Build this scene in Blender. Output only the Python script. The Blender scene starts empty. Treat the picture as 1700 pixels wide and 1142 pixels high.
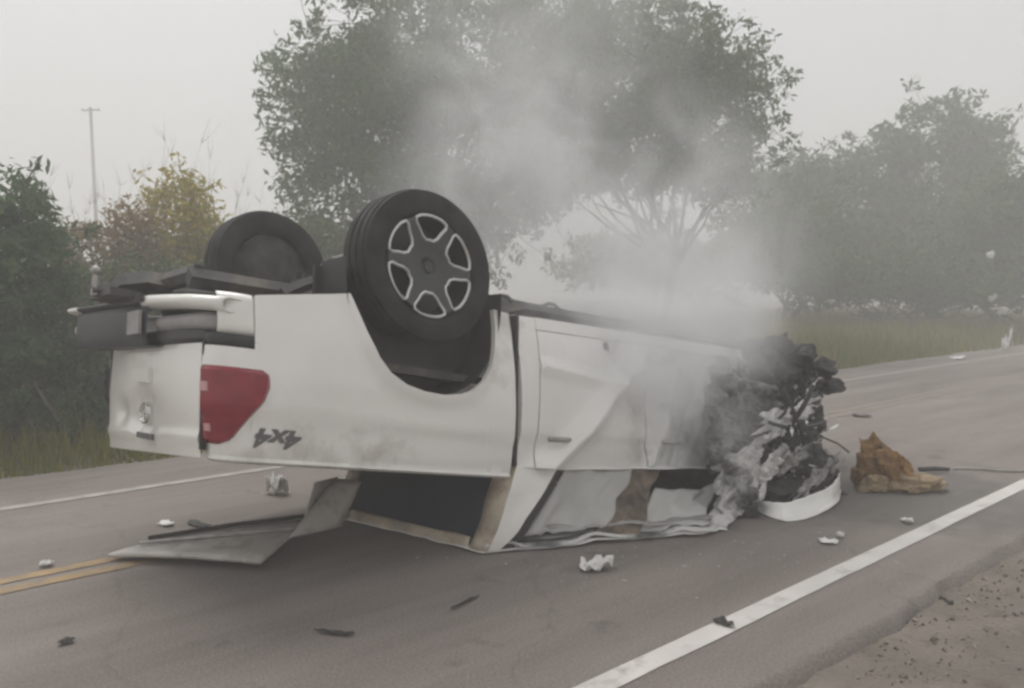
import bpy, math, random
import numpy as np
from mathutils import Vector, noise as mnoise

# ------------------------------------------------------------------ camera, sky, sun, exposure
S = bpy.context.scene
F_PX, CAM_H, PITCH = 1334.0, 1.41, math.radians(3.77)
cam = bpy.data.cameras.new('camera'); cam_o = bpy.data.objects.new('camera', cam)
S.collection.objects.link(cam_o); S.camera = cam_o
cam.sensor_width = 36; cam.lens = F_PX * 36 / 1700; cam.clip_end = 3000; cam.clip_start = 0.05
cam_o.location = (0, 0, CAM_H); cam_o.rotation_euler = (math.radians(90) - PITCH, 0, 0)

SUN_EL, SUN_AZ = math.radians(58), math.radians(-35)
world = bpy.data.worlds.new('World'); S.world = world; world.use_nodes = True
wn = world.node_tree.nodes; wl = world.node_tree.links
bg = wn['Background']; sky = wn.new('ShaderNodeTexSky'); sky.sky_type = 'NISHITA'; sky.sun_disc = False
sky.sun_elevation = SUN_EL; sky.sun_rotation = SUN_AZ
sky.air_density = 1.0; sky.dust_density = 6.0; sky.ozone_density = 1.0
hs = wn.new('ShaderNodeHueSaturation'); hs.inputs['Saturation'].default_value = 0.12
cloud = wn.new('ShaderNodeMix'); cloud.data_type = 'RGBA'; cloud.inputs[0].default_value = 0.7
wl.new(sky.outputs[0], hs.inputs['Color']); wl.new(hs.outputs[0], cloud.inputs[6])
cloud.inputs[7].default_value = (7.9, 7.9, 7.85, 1)          # even overcast layer
wl.new(cloud.outputs[2], bg.inputs['Color']); bg.inputs['Strength'].default_value = 0.080
sun = bpy.data.lights.new('sun', 'SUN'); sun_o = bpy.data.objects.new('sun', sun); S.collection.objects.link(sun_o)
sun.energy = 1.5; sun.angle = math.radians(40); sun.color = (1.0, 0.97, 0.93)
sun_dir = Vector((math.sin(SUN_AZ) * math.cos(SUN_EL), math.cos(SUN_AZ) * math.cos(SUN_EL), math.sin(SUN_EL)))
sun_o.rotation_euler = sun_dir.to_track_quat('Z', 'Y').to_euler(); sun_o.location = (0, 0, 60)
S.view_settings.view_transform = 'Standard'; S.view_settings.look = 'None'
S.view_settings.exposure = 0.47; S.view_settings.gamma = 1.0
S.cycles.use_denoising = True
S.cycles.max_bounces = 6; S.cycles.diffuse_bounces = 3; S.cycles.glossy_bounces = 3
S.cycles.transmission_bounces = 4; S.cycles.volume_bounces = 4; S.cycles.transparent_max_bounces = 8
S.cycles.volume_step_rate = 1.0; S.cycles.volume_max_steps = 256
S.cycles.filter_width = 2.8
S.cycles.use_adaptive_sampling = True; S.cycles.adaptive_threshold = .04; S.cycles.adaptive_min_samples = 16

# ------------------------------------------------------------------ helpers
rng = np.random.default_rng(7); random.seed(7)
COL = S.collection

def ground(px, py, h=0.0):
    """where the ray through a pixel of the photograph meets the level z = h"""
    a = (px - 850) / F_PX; b = -(py - 571) / F_PX
    dy = math.cos(PITCH) + b * math.sin(PITCH); dz = -math.sin(PITCH) + b * math.cos(PITCH)
    t = (h - CAM_H) / dz
    return np.array([a * t, dy * t, h])

def at(px, py, Y):
    """point on the pixel's ray at ground distance Y"""
    a = (px - 850) / F_PX; b = -(py - 571) / F_PX
    dy = math.cos(PITCH) + b * math.sin(PITCH); dz = -math.sin(PITCH) + b * math.cos(PITCH)
    t = Y / dy
    return np.array([a * t, Y, CAM_H + dz * t])

RH = math.radians(48.7)
HX, HY = math.sin(RH), math.cos(RH)
def road(a, d, z=0.0):
    return np.array([a * HX - d * HY, a * HY + d * HX, z])

def nz(p, s=1.0, seed=0.0):
    return mnoise.noise(Vector((p[0] * s + seed, p[1] * s + seed * 1.7, p[2] * s - seed)))

class MB:
    def __init__(self): self.v = []; self.f = []
    def grid(self, rows, close_u=False, close_v=False):
        """rows: list of lists of points"""
        b = len(self.v); n = len(rows[0])
        for r in rows: self.v += [tuple(p) for p in r]
        R = len(rows)
        for i in range(R - (0 if close_u else 1)):
            for j in range(n - (0 if close_v else 1)):
                i2, j2 = (i + 1) % R, (j + 1) % n
                self.f.append((b + i * n + j, b + i * n + j2, b + i2 * n + j2, b + i2 * n + j))
        return self
    def poly(self, pts):
        b = len(self.v); self.v += [tuple(p) for p in pts]; self.f.append(tuple(range(b, b + len(pts)))); return self
    def box(self, lo, hi, sub=1):
        """box split along each side so that it can be bent"""
        lo = np.array(lo, float); hi = np.array(hi, float)
        for ax in range(3):
            u, w = (ax + 1) % 3, (ax + 2) % 3
            for e, sgn in ((lo, -1), (hi, 1)):
                rows = []
                for i in range(sub + 1):
                    row = []
                    for j in range(sub + 1):
                        p = np.zeros(3); p[ax] = e[ax]
                        p[u] = lo[u] + (hi[u] - lo[u]) * i / sub; p[w] = lo[w] + (hi[w] - lo[w]) * j / sub
                        row.append(p)
                    rows.append(row)
                if sgn > 0: rows = rows[::-1]
                self.grid(rows)
        return self
    def tube(self, pts, rad, n=8, cap=True, closed=False):
        pts = [np.array(p, float) for p in pts]; N = len(pts)
        if np.isscalar(rad): rad = [rad] * N
        rings = []; prev = None
        for i in range(N):
            if closed: t = pts[(i + 1) % N] - pts[i - 1]
            else: t = pts[min(i + 1, N - 1)] - pts[max(i - 1, 0)]
            t = t / (np.linalg.norm(t) + 1e-9)
            up = np.array([0, 0, 1.0]) if abs(t[2]) < .9 else np.array([1.0, 0, 0])
            if prev is not None and np.linalg.norm(np.cross(prev, t)) > .2: a = prev - t * (prev @ t)
            else: a = np.cross(t, up)
            a /= np.linalg.norm(a) + 1e-9; b = np.cross(t, a); prev = a
            rings.append([pts[i] + rad[i] * (math.cos(2 * math.pi * k / n) * a + math.sin(2 * math.pi * k / n) * b) for k in range(n)])
        self.grid(rings, close_u=closed, close_v=True)
        if cap and not closed:
            self.poly(rings[0][::-1]); self.poly(rings[-1])
        return self
    def lathe(self, prof, c, axis='y', n=48, ang=None):
        """prof: (radius, offset along axis)"""
        rows = []
        for r, o in prof:
            row = []
            for k in range(n):
                a = 2 * math.pi * k / n
                if axis == 'y': row.append((c[0] + r * math.cos(a), c[1] + o, c[2] + r * math.sin(a)))
                elif axis == 'x': row.append((c[0] + o, c[1] + r * math.cos(a), c[2] + r * math.sin(a)))
                else: row.append((c[0] + r * math.cos(a), c[1] + r * math.sin(a), c[2] + o))
            rows.append(row)
        return self.grid(rows, close_v=True)
    def map(self, fn): self.v = [tuple(fn(p)) for p in self.v]; return self
    def build(self, name, mat, parent=None, smooth=True, thick=0.0, angle=40):
        me = bpy.data.meshes.new(name); me.from_pydata(self.v, [], self.f); me.update()
        o = bpy.data.objects.new(name, me); COL.objects.link(o)
        if mat: me.materials.append(mat)
        if smooth:
            me.polygons.foreach_set('use_smooth', [True] * len(me.polygons))
            me.set_sharp_from_angle(angle=math.radians(angle))
        if parent is not None:
            o.parent = parent; root = parent
            loc = Vector(parent['_base'])
            me.transform(__import__('mathutils').Matrix.Translation(-loc))
            o['_base'] = tuple(loc)
        if thick:
            m = o.modifiers.new('thickness', 'SOLIDIFY'); m.thickness = thick; m.offset = 0
        return o

def thing(name, label, cat, loc, group=None):
    o = bpy.data.objects.new(name, None); COL.objects.link(o); o.location = tuple(loc)
    o.empty_display_size = .2; o['label'] = label; o['category'] = cat; o['_base'] = tuple(float(x) for x in loc)
    if group: o['group'] = group
    return o
def tag(o, label, cat, group=None):
    o['label'] = label; o['category'] = cat
    if group: o['group'] = group
    return o
def kind(o, k): o['kind'] = k; return o

def np_mesh(name, verts, k, mat, parent=None):
    """loose k-gons from an (n,k,3) array"""
    verts = np.asarray(verts, dtype=np.float32); n = verts.shape[0]
    me = bpy.data.meshes.new(name)
    me.vertices.add(n * k); me.vertices.foreach_set('co', verts.reshape(-1))
    me.loops.add(n * k); me.loops.foreach_set('vertex_index', np.arange(n * k, dtype=np.int32))
    me.polygons.add(n); me.polygons.foreach_set('loop_start', np.arange(0, n * k, k, dtype=np.int32))
    me.update(calc_edges=True); me.validate()
    me.materials.append(mat)
    o = bpy.data.objects.new(name, me); COL.objects.link(o)
    if parent is not None:
        o.parent = parent; me.transform(__import__('mathutils').Matrix.Translation(-Vector(parent['_base'])))
    return o

# ------------------------------------------------------------------ materials
def mat(name, col, rough=.6, metal=0.0, spec=.5, coat=0.0, bump=0.0, bscale=40., var=0.0, vscale=6., col2=None, island=False, trans=0.0, stain=None, stain_scale=2., stain_lo=.5, stain_hi=.65):
    m = bpy.data.materials.new(name); m.use_nodes = True
    nt = m.node_tree; N = nt.nodes; L = nt.links; p = N['Principled BSDF']
    p.inputs['Roughness'].default_value = rough; p.inputs['Metallic'].default_value = metal
    p.inputs['Specular IOR Level'].default_value = spec; p.inputs['Coat Weight'].default_value = coat
    p.inputs['Base Color'].default_value = (*col, 1)
    geo = N.new('ShaderNodeNewGeometry')
    out = None
    if var or col2 or island:
        if island: fac = geo.outputs['Random Per Island']
        else:
            n1 = N.new('ShaderNodeTexNoise'); n1.inputs['Scale'].default_value = vscale; n1.inputs['Detail'].default_value = 6
            L.new(geo.outputs['Position'], n1.inputs['Vector'])
            mr = N.new('ShaderNodeMapRange'); mr.inputs[1].default_value = .32; mr.inputs[2].default_value = .68
            L.new(n1.outputs['Fac'], mr.inputs[0]); fac = mr.outputs[0]
        mx = N.new('ShaderNodeMix'); mx.data_type = 'RGBA'
        mx.inputs[6].default_value = (*[c * (1 - var) for c in col], 1)
        mx.inputs[7].default_value = (*(col2 if col2 else [min(1, c * (1 + var)) for c in col]), 1)
        L.new(fac, mx.inputs[0]); out = mx.outputs[2]
    if stain:
        n2 = N.new('ShaderNodeTexNoise'); n2.inputs['Scale'].default_value = stain_scale; n2.inputs['Detail'].default_value = 8
        n2.inputs['Roughness'].default_value = .65; L.new(geo.outputs['Position'], n2.inputs['Vector'])
        mr = N.new('ShaderNodeMapRange'); mr.inputs[1].default_value = stain_lo; mr.inputs[2].default_value = stain_hi
        L.new(n2.outputs['Fac'], mr.inputs[0])
        mx = N.new('ShaderNodeMix'); mx.data_type = 'RGBA'; mx.inputs[7].default_value = (*stain, 1)
        if out: L.new(out, mx.inputs[6])
        else: mx.inputs[6].default_value = (*col, 1)
        L.new(mr.outputs[0], mx.inputs[0]); out = mx.outputs[2]
    if out: L.new(out, p.inputs['Base Color'])
    if bump:
        n3 = N.new('ShaderNodeTexNoise'); n3.inputs['Scale'].default_value = bscale; n3.inputs['Detail'].default_value = 5
        L.new(geo.outputs['Position'], n3.inputs['Vector'])
        bp = N.new('ShaderNodeBump'); bp.inputs['Strength'].default_value = bump; bp.inputs['Distance'].default_value = .02
        L.new(n3.outputs['Fac'], bp.inputs['Height']); L.new(bp.outputs[0], p.inputs['Normal'])
    if trans:
        tr = N.new('ShaderNodeBsdfTranslucent'); ms = N.new('ShaderNodeMixShader'); ms.inputs[0].default_value = trans
        if out: L.new(out, tr.inputs['Color'])
        else: tr.inputs['Color'].default_value = (*col, 1)
        L.new(p.outputs[0], ms.inputs[1]); L.new(tr.outputs[0], ms.inputs[2]); L.new(ms.outputs[0], N['Material Output'].inputs['Surface'])
    return m

M = {}
M['paint'] = mat('white_paint', (.86, .845, .82), .28, coat=.6, var=.05, vscale=1.6, stain=(.36, .325, .285), stain_scale=1.7, stain_lo=.56, stain_hi=.80, bump=.05, bscale=5)
M['paint_soot'] = mat('sooty_paint', (.56, .55, .54), .45, var=.08, vscale=3, stain=(.05, .048, .046), stain_scale=3.2, stain_lo=.46, stain_hi=.66, bump=.25, bscale=14)
def soot_mat(name):
    m = mat(name, (.78, .775, .765), .35, var=.06, vscale=2, bump=.15, bscale=9)
    N = m.node_tree.nodes; L = m.node_tree.links; p = N['Principled BSDF']; src = p.inputs['Base Color'].links[0].from_socket
    geo = N.new('ShaderNodeNewGeometry'); d = N.new('ShaderNodeVectorMath'); d.operation = 'DISTANCE'; d.inputs[1].default_value = (2.0, 5.9, .8); L.new(geo.outputs['Position'], d.inputs[0])
    n = N.new('ShaderNodeTexNoise'); n.inputs['Scale'].default_value = 3.4; n.inputs['Detail'].default_value = 7; n.inputs['Distortion'].default_value = .7; L.new(geo.outputs['Position'], n.inputs['Vector'])
    a = N.new('ShaderNodeMath'); a.operation = 'MULTIPLY_ADD'; a.inputs[1].default_value = -2.6; L.new(n.outputs['Fac'], a.inputs[0]); L.new(d.outputs['Value'], a.inputs[2])
    r = N.new('ShaderNodeMapRange'); r.inputs[1].default_value = -.05; r.inputs[2].default_value = -.75; r.inputs[3].default_value = 0; r.inputs[4].default_value = .92; L.new(a.outputs[0], r.inputs[0])
    x = N.new('ShaderNodeMix'); x.data_type = 'RGBA'; x.inputs[7].default_value = (.05, .047, .044, 1); L.new(r.outputs[0], x.inputs[0]); L.new(src, x.inputs[6]); L.new(x.outputs[2], p.inputs['Base Color'])
    return m
M['paint_door'] = soot_mat('soot_streaked_paint')
M['paint_burnt'] = mat('burnt_blistered_paint', (.40, .39, .38), .6, var=.1, vscale=3, stain=(.045, .042, .04), stain_scale=3.4, stain_lo=.36, stain_hi=.58, bump=.3, bscale=14)
M['cream'] = mat('dirty_cream_panel', (.50, .43, .34), .5, var=.25, vscale=6, stain=(.20, .12, .06), stain_scale=5, stain_lo=.52, stain_hi=.7)
M['bumper_white'] = mat('bumper_white', (.80, .79, .76), .3, coat=.3, var=.06, vscale=5)
M['grey_panel'] = mat('grey_bumper_panel', (.34, .33, .33), .5, var=.15, vscale=9)
M['chrome'] = mat('chrome', (.72, .72, .72), .18, metal=1.0)
M['machined'] = mat('machined_alloy', (.66, .66, .66), .3, metal=.7)
M['alloy_dark'] = mat('dark_alloy', (.065, .067, .070), .4, metal=.4)
M['rubber'] = mat('tyre_rubber', (.014, .014, .015), .8, spec=.3, bump=.15, bscale=60, col2=(.040, .038, .036), var=.01, vscale=8)
M['burnt'] = mat('burnt_metal', (.018, .017, .017), .8, bump=.5, bscale=22, col2=(.075, .07, .065), var=.02, vscale=9)
M['black'] = mat('black_plastic', (.024, .025, .028), .5, var=.3, vscale=10)
M['navy'] = mat('dark_bumper_step', (.026, .028, .038), .45, var=.3, vscale=10)
M['seam'] = mat('dark_seal', (.03, .029, .028), .8)
M['under'] = mat('underbody_steel', (.055, .053, .052), .65, var=.4, vscale=7, stain=(.12, .10, .08), stain_scale=5)
M['steel'] = mat('bare_steel', (.36, .35, .34), .42, metal=.6, var=.2, vscale=15)
M['shiny'] = mat('torn_bright_steel', (.62, .61, .60), .4, metal=.3, var=.25, vscale=20)
M['liner'] = mat('headliner', (.46, .455, .445), .9, var=.08, vscale=5)
M['seat'] = mat('seat_fabric', (.06, .06, .065), .9, bump=.1, bscale=100)
M['brown'] = mat('sooty_brown_trim', (.15, .115, .085), .7, var=.4, vscale=9, stain=(.05, .04, .035), stain_scale=8)
M['red'] = mat('red_lens', (.25, .012, .028), .2, coat=.4, var=.15, vscale=14)
M['pinklens'] = mat('clear_pink_lens', (.60, .33, .34), .25, coat=.4)
M['glass'] = mat('dark_window_glass', (.018, .024, .042), .35, spec=.3)
M['cover'] = mat('bed_cover_sheet', (.52, .49, .46), .55, var=.12, vscale=5, stain=(.34, .31, .28), stain_scale=6)
M['decal'] = mat('grey_decal', (.15, .15, .15), .5)
M['asphalt'] = None

# asphalt: worn grey-brown with wheel-track and damp patches
def asphalt():
    m = bpy.data.materials.new('worn_asphalt'); m.use_nodes = True; nt = m.node_tree; N = nt.nodes; L = nt.links; p = N['Principled BSDF']
    geo = N.new('ShaderNodeNewGeometry')
    mp = N.new('ShaderNodeMapping'); mp.inputs['Rotation'].default_value = (0, 0, -(math.pi / 2 - RH)); mp.vector_type = 'POINT'
    L.new(geo.outputs['Position'], mp.inputs['Vector'])
    st = N.new('ShaderNodeMapping'); st.inputs['Scale'].default_value = (.16, 1.1, 1); L.new(mp.outputs[0], st.inputs['Vector'])
    n1 = N.new('ShaderNodeTexNoise'); n1.inputs['Scale'].default_value = 1.6; n1.inputs['Detail'].default_value = 7; n1.inputs['Roughness'].default_value = .6
    L.new(st.outputs[0], n1.inputs['Vector'])
    r1 = N.new('ShaderNodeValToRGB'); e = r1.color_ramp.elements
    e[0].position = .3; e[0].color = (.152, .131, .121, 1); e[1].position = .72; e[1].color = (.272, .238, .220, 1)
    L.new(n1.outputs['Fac'], r1.inputs[0])
    n2 = N.new('ShaderNodeTexNoise'); n2.inputs['Scale'].default_value = 90; n2.inputs['Detail'].default_value = 4
    L.new(geo.outputs['Position'], n2.inputs['Vector'])
    m2 = N.new('ShaderNodeMix'); m2.data_type = 'RGBA'; m2.blend_type = 'OVERLAY'; m2.inputs[0].default_value = .6
    L.new(r1.outputs[0], m2.inputs[6]); L.new(n2.outputs['Fac'], m2.inputs[7])
    # dark tar spots and cracks
    n3 = N.new('ShaderNodeTexNoise'); n3.inputs['Scale'].default_value = 2.3; n3.inputs['Detail'].default_value = 9; n3.inputs['Roughness'].default_value = .7
    L.new(mp.outputs[0], n3.inputs['Vector'])
    r3 = N.new('ShaderNodeMapRange'); r3.inputs[1].default_value = .60; r3.inputs[2].default_value = .68; L.new(n3.outputs['Fac'], r3.inputs[0])
    m3 = N.new('ShaderNodeMix'); m3.data_type = 'RGBA'; m3.inputs[7].default_value = (.085, .08, .075, 1)
    mul = N.new('ShaderNodeMath'); mul.operation = 'MULTIPLY'; mul.inputs[1].default_value = .55; L.new(r3.outputs[0], mul.inputs[0]); L.new(mul.outputs[0], m3.inputs[0])
    L.new(m2.outputs[2], m3.inputs[6])
    # spilled fluid in front of the engine
    c = ground(1480, 815)
    sub = N.new('ShaderNodeVectorMath'); sub.operation = 'SUBTRACT'; sub.inputs[1].default_value = tuple(c); L.new(geo.outputs['Position'], sub.inputs[0])
    wob = N.new('ShaderNodeTexNoise'); wob.inputs['Scale'].default_value = 1.7; wob.inputs['Detail'].default_value = 5; L.new(geo.outputs['Position'], wob.inputs['Vector'])
    ln = N.new('ShaderNodeVectorMath'); ln.operation = 'LENGTH'; L.new(sub.outputs[0], ln.inputs[0])
    ad = N.new('ShaderNodeMath'); ad.operation = 'MULTIPLY_ADD'; ad.inputs[1].default_value = 2.4; L.new(wob.outputs['Fac'], ad.inputs[0]); L.new(ln.outputs['Value'], ad.inputs[2])
    r4 = N.new('ShaderNodeMapRange'); r4.inputs[1].default_value = 2.5; r4.inputs[2].default_value = 1.9; r4.inputs[3].default_value = 0; r4.inputs[4].default_value = .55
    L.new(ad.outputs[0], r4.inputs[0])
    m4 = N.new('ShaderNodeMix'); m4.data_type = 'RGBA'; m4.inputs[7].default_value = (.085, .083, .078, 1)
    L.new(r4.outputs[0], m4.inputs[0]); L.new(m3.outputs[2], m4.inputs[6])
    wv = N.new('ShaderNodeTexNoise'); wv.inputs['Scale'].default_value = 1.3; wv.inputs['Detail'].default_value = 6; L.new(mp.outputs[0], wv.inputs['Vector'])
    sc = N.new('ShaderNodeVectorMath'); sc.operation = 'SCALE'; sc.inputs['Scale'].default_value = .9; L.new(wv.outputs['Color'], sc.inputs[0])
    av = N.new('ShaderNodeVectorMath'); av.operation = 'ADD'; L.new(mp.outputs[0], av.inputs[0]); L.new(sc.outputs[0], av.inputs[1])
    vo = N.new('ShaderNodeTexVoronoi'); vo.feature = 'DISTANCE_TO_EDGE'; vo.inputs['Scale'].default_value = .55; L.new(av.outputs[0], vo.inputs['Vector'])
    r5 = N.new('ShaderNodeMapRange'); r5.inputs[1].default_value = .012; r5.inputs[2].default_value = .003; r5.inputs[3].default_value = 0; r5.inputs[4].default_value = .14; L.new(vo.outputs['Distance'], r5.inputs[0])
    m5 = N.new('ShaderNodeMix'); m5.data_type = 'RGBA'; m5.inputs[7].default_value = (.06, .055, .05, 1); L.new(r5.outputs[0], m5.inputs[0]); L.new(m4.outputs[2], m5.inputs[6])
    L.new(m5.outputs[2], p.inputs['Base Color'])
    p.inputs['Roughness'].default_value = .8; p.inputs['Specular IOR Level'].default_value = .3
    bp = N.new('ShaderNodeBump'); bp.inputs['Strength'].default_value = .6; bp.inputs['Distance'].default_value = .008
    L.new(n2.outputs['Fac'], bp.inputs['Height']); L.new(bp.outputs[0], p.inputs['Normal'])
    return m
M['asphalt'] = asphalt()
M['dirt'] = mat('roadside_dirt', (.17, .148, .125), .95, var=.22, vscale=2.2, bump=.7, bscale=35, stain=(.11, .09, .075), stain_scale=6, stain_lo=.55, stain_hi=.7)
M['white_line'] = mat('worn_white_paint', (.56, .535, .515), .7, var=.08, vscale=5, stain=(.26, .24, .225), stain_scale=7, stain_lo=.54, stain_hi=.74)
M['faded_line'] = mat('faded_white_paint', (.36, .335, .315), .75, var=.12, vscale=5, stain=(.2, .185, .17), stain_scale=9, stain_lo=.5, stain_hi=.7)
M['yellow_line'] = mat('worn_yellow_paint', (.36, .24, .11), .7, var=.15, vscale=6, stain=(.22, .18, .14), stain_scale=9, stain_lo=.42, stain_hi=.66)
M['pale_yellow_line'] = mat('faded_yellow_paint', (.27, .225, .18), .75, var=.1, vscale=6, stain=(.19, .17, .155), stain_scale=7, stain_lo=.42, stain_hi=.6)
M['bark'] = mat('bark', (.10, .085, .07), .9, var=.3, vscale=8)
M['pale_bark'] = mat('pale_bark', (.17, .155, .14), .9, var=.3, vscale=8)
def leafmat(n, a, b, tr=.25): return mat(n, a, .6, col2=b, island=True, trans=tr, spec=.25)
M['leaf_tree'] = leafmat('grey_green_leaf', (.034, .085, .010), (.085, .150, .034))
M['leaf_far'] = leafmat('dull_green_leaf', (.038, .085, .014), (.080, .140, .038))
M['leaf_bush'] = leafmat('dark_green_leaf', (.055, .105, .045), (.115, .170, .085), .45)
M['leaf_yellow'] = leafmat('yellow_leaf', (.46, .33, .02), (.30, .29, .03))
M['leaf_brown'] = leafmat('brown_leaf', (.24, .16, .07), (.30, .22, .11))
M['leaf_shrub'] = leafmat('shrub_leaf', (.06, .095, .03), (.12, .15, .05))
M['grass'] = leafmat('dry_grass', (.12, .16, .02), (.28, .23, .06))
M['pole'] = mat('weathered_pole', (.16, .14, .125), .9)
M['white_scrap_and_glint'] = mat('white_scrap_and_glint', (.70, .69, .68), .6)  # white of scraps, also of the rear window glints and sky gaps
M['grey_scrap'] = mat('grey_scrap', (.22, .21, .20), .6)
M['dark_scrap'] = mat('dark_scrap', (.04, .037, .035), .7)
M['rust'] = mat('rust_brown_fill', (.20, .095, .025), .9, col2=(.30, .165, .06), var=.45, vscale=14, bump=.8, bscale=40)
M['tan'] = mat('pale_tan_fill', (.40, .31, .20), .9, col2=(.24, .17, .10), var=.1, vscale=10, bump=.6, bscale=40)
M['glass_crumb'] = mat('glass_crumb', (.34, .36, .36), .2, col2=(.6, .62, .62), island=True)
M['stone'] = mat('gravel_stone', (.34, .30, .26), .9, col2=(.10, .088, .075), island=True)

# ------------------------------------------------------------------ ground and road
b = MB(); G = 300
N_ = 60
xs = np.sign(np.linspace(-1, 1, N_ + 1)) * np.abs(np.linspace(-1, 1, N_ + 1)) ** 3 * G
b.grid([[(x, y + 5, -.05) for x in xs] for y in xs])
kind(b.build('ground', M['dirt']), 'structure')

A0, A1 = -70, 140
b = MB(); aa = np.concatenate([np.linspace(A0, -6, 30), np.linspace(-5.9, 24, 240), np.linspace(24.2, A1, 60)])
rows = []
for a in aa:
    e0 = 1.50 + .045 * nz((a, 0, 0), 1.3) + .03 * nz((a, 3, 0), 5) ; e1 = 7.0 + .12 * nz((a, 9, 0), .6) + .05 * nz((a, 9, 4), 3)
    rows.append([road(a, e0 - .05, -.06), road(a, e0 - .012, -.008), road(a, e0 + .02, 0), road(a, 4.4, 0), road(a, e1 - .03, 0), road(a, e1, -.012), road(a, e1 + .05, -.06)])
b.grid(rows); kind(b.build('road', M['asphalt']), 'structure')

def stripe(name, d, w, m, wob=.006, a_lo=-999, a_hi=999):
    b = MB(); rows = []
    for a in [q for q in aa if a_lo <= q <= a_hi]:
        k = wob * nz((a, d, 0), 2.5) + .4 * wob * nz((a, d, 3), 14)
        rows.append([road(a, d - w / 2 + k, .004), road(a, d + w / 2 + k * .3 - .5 * wob * nz((a, d, 7), 9), .004)])
    b.grid(rows); return kind(b.build(name, m), 'structure')
stripe('edge_line', 1.885, .105, M['white_line'])
stripe('edge_line', 6.02, .09, M['faded_line'])
for d_ in (4.355, 4.505):
    stripe('centre_line', d_, .085, M['yellow_line'], a_hi=4.0)
    stripe('centre_line', d_, .085, M['pale_yellow_line'], a_lo=4.0)

# gravel on the near shoulder
pts = []
for i in range(2600):
    a = rng.uniform(-1.5, 7.5); d = 1.52 - abs(rng.normal(0, .45)); s = .004 + .012 * rng.random() ** 3
    c = road(a, d, -.05 + s * .3)
    u = rng.normal(size=(4, 3)); u /= np.linalg.norm(u, axis=1)[:, None]; u *= s * np.array([1.2, 1.2, .8])
    t = c + np.array([[1, 1, 1], [1, -1, -1], [-1, 1, -1], [-1, -1, 1]]) * s * .6 + u * .5
    for q in ((0, 1, 2), (0, 3, 1), (0, 2, 3), (1, 3, 2)): pts.append(t[list(q)])
kind(np_mesh('gravel', pts, 3, M['stone']), 'stuff')

# ------------------------------------------------------------------ the overturned pickup
PSI, TH, BED, ROLL = math.radians(50.5), math.radians(7.9), math.radians(3.0), math.radians(4.6)
hx, hy = math.sin(PSI), math.cos(PSI)
AF = np.array([hx * math.cos(TH), hy * math.cos(TH), -math.sin(TH)])
AD = np.array([-hx * math.sin(TH), -hy * math.sin(TH), -math.cos(TH)])
AC = np.array([hy, -hx, 0.0])
# roll a little about the long axis: the far side hangs lower
ACr = AC * math.cos(ROLL) - AD * math.sin(ROLL); ADr = AD * math.cos(ROLL) + AC * math.sin(ROLL)
def raw(x, y, z):
    if x < .62:
        dx, dz = x - .62, z - 1.25
        x = .62 + dx * math.cos(BED) + dz * math.sin(BED); z = 1.25 + dz * math.cos(BED) + dx * math.sin(BED)
    return AF * x + ACr * y + ADr * z
ORG = np.array([-.393, 4.033, 1.548]) - raw(0, .9, .24)
def pose(p): return raw(*p) + ORG
def front_damage(p):
    x, y, z = p
    k = max(0., min(1., (x - 2.75) / 1.1))
    if k > 0:
        q = (x * 1, y * 1, z * 1)
        x += k * .10 * nz(q, 3.1, 3) + k * .05 * nz(q, 8, 5); y += k * .10 * nz(q, 3.3, 11) + k * .05 * nz(q, 9, 2); z += k * .09 * nz(q, 3.6, 17) + k * .04 * nz(q, 9, 8)
    return (x, y, z)
RA, RB, RC, RD = np.array([-.14, 4.21]), np.array([1.27, 4.60]), np.array([-1.10, 4.93]), np.array([.55, 5.65])
BELT = 1.22
def cabpose(p):
    x, y, z = p
    if z <= BELT: return pose(front_damage(p))
    t = (z - BELT) / .58
    u = (x - .40) / 1.8; v = (.62 - y) / 1.24
    g = (RA * (1 - u) + RB * u) * (1 - v) + (RC * (1 - u) + RD * u) * v
    k = .02 + .055 * max(0, min(1, (u - .35) / .5))
    g = g + k * np.array([nz(p, 4, 1), nz(p, 4, 2)]) + k * .5 * np.array([nz(p, 9, 1), nz(p, 9, 2)])
    gr = np.array([g[0], g[1], .012 + .03 * max(0, nz(p, 2.5, 4))])
    B = pose(front_damage((x, y, BELT)))
    w = math.sin(math.pi * min(1, t)) * max(0, min(1, (u - .2) / .6)) * .07
    return B * (1 - t) + gr * t + w * np.array([nz(p, 5, 6), nz(p, 5, 7), .6 * nz(p, 5, 8)])
def keep_up(p):
    """nothing sinks into the road"""
    return (p[0], p[1], p[2] if p[2] > .012 else .012 + .01 * abs(nz(p, 7)))
def TW(p): return keep_up(pose(front_damage(p)))
def TC(p): return keep_up(cabpose(p))

truck = thing('pickup_truck', 'white pickup truck lying overturned on its roof with a burnt, smashed front end', 'pickup truck', (.3, 4.7, 0))

# --- bed sides -------------------------------------------------
def bed_path(x):
    if x > -.88: return (x, .90), (0., 1.)
    k = min(1., (-.88 - x) / .20); y = .90 - .15 * (1 - math.sqrt(max(0, 1 - k * k)))
    ang = k * 1.15; return (x, y), (-math.sin(ang), math.cos(ang))
def prof(z): return float(np.interp(z, [.36, .5, .7, .9, 1.06, 1.10, 1.22, 1.27], [-.085, -.050, -.014, 0, -.004, -.020, -.036, -.050]))
ARCH = [(-.44, .47), (-.41, .535), (-.36, .645), (-.30, .75), (-.24, .815), (-.15, .862), (-.05, .883), (.06, .888), (.16, .876), (.25, .845), (.33, .785), (.385, .70), (.415, .60), (.43, .50), (.437, .39)]
def zlow(x):
    if x < -.905: return .80
    if x <= -.44: return float(np.interp(x, [-.905, -.44], [.565, .47]))
    if x < .437: return float(np.interp(x, [a[0] for a in ARCH], [a[1] for a in ARCH]))
    return .39
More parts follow.
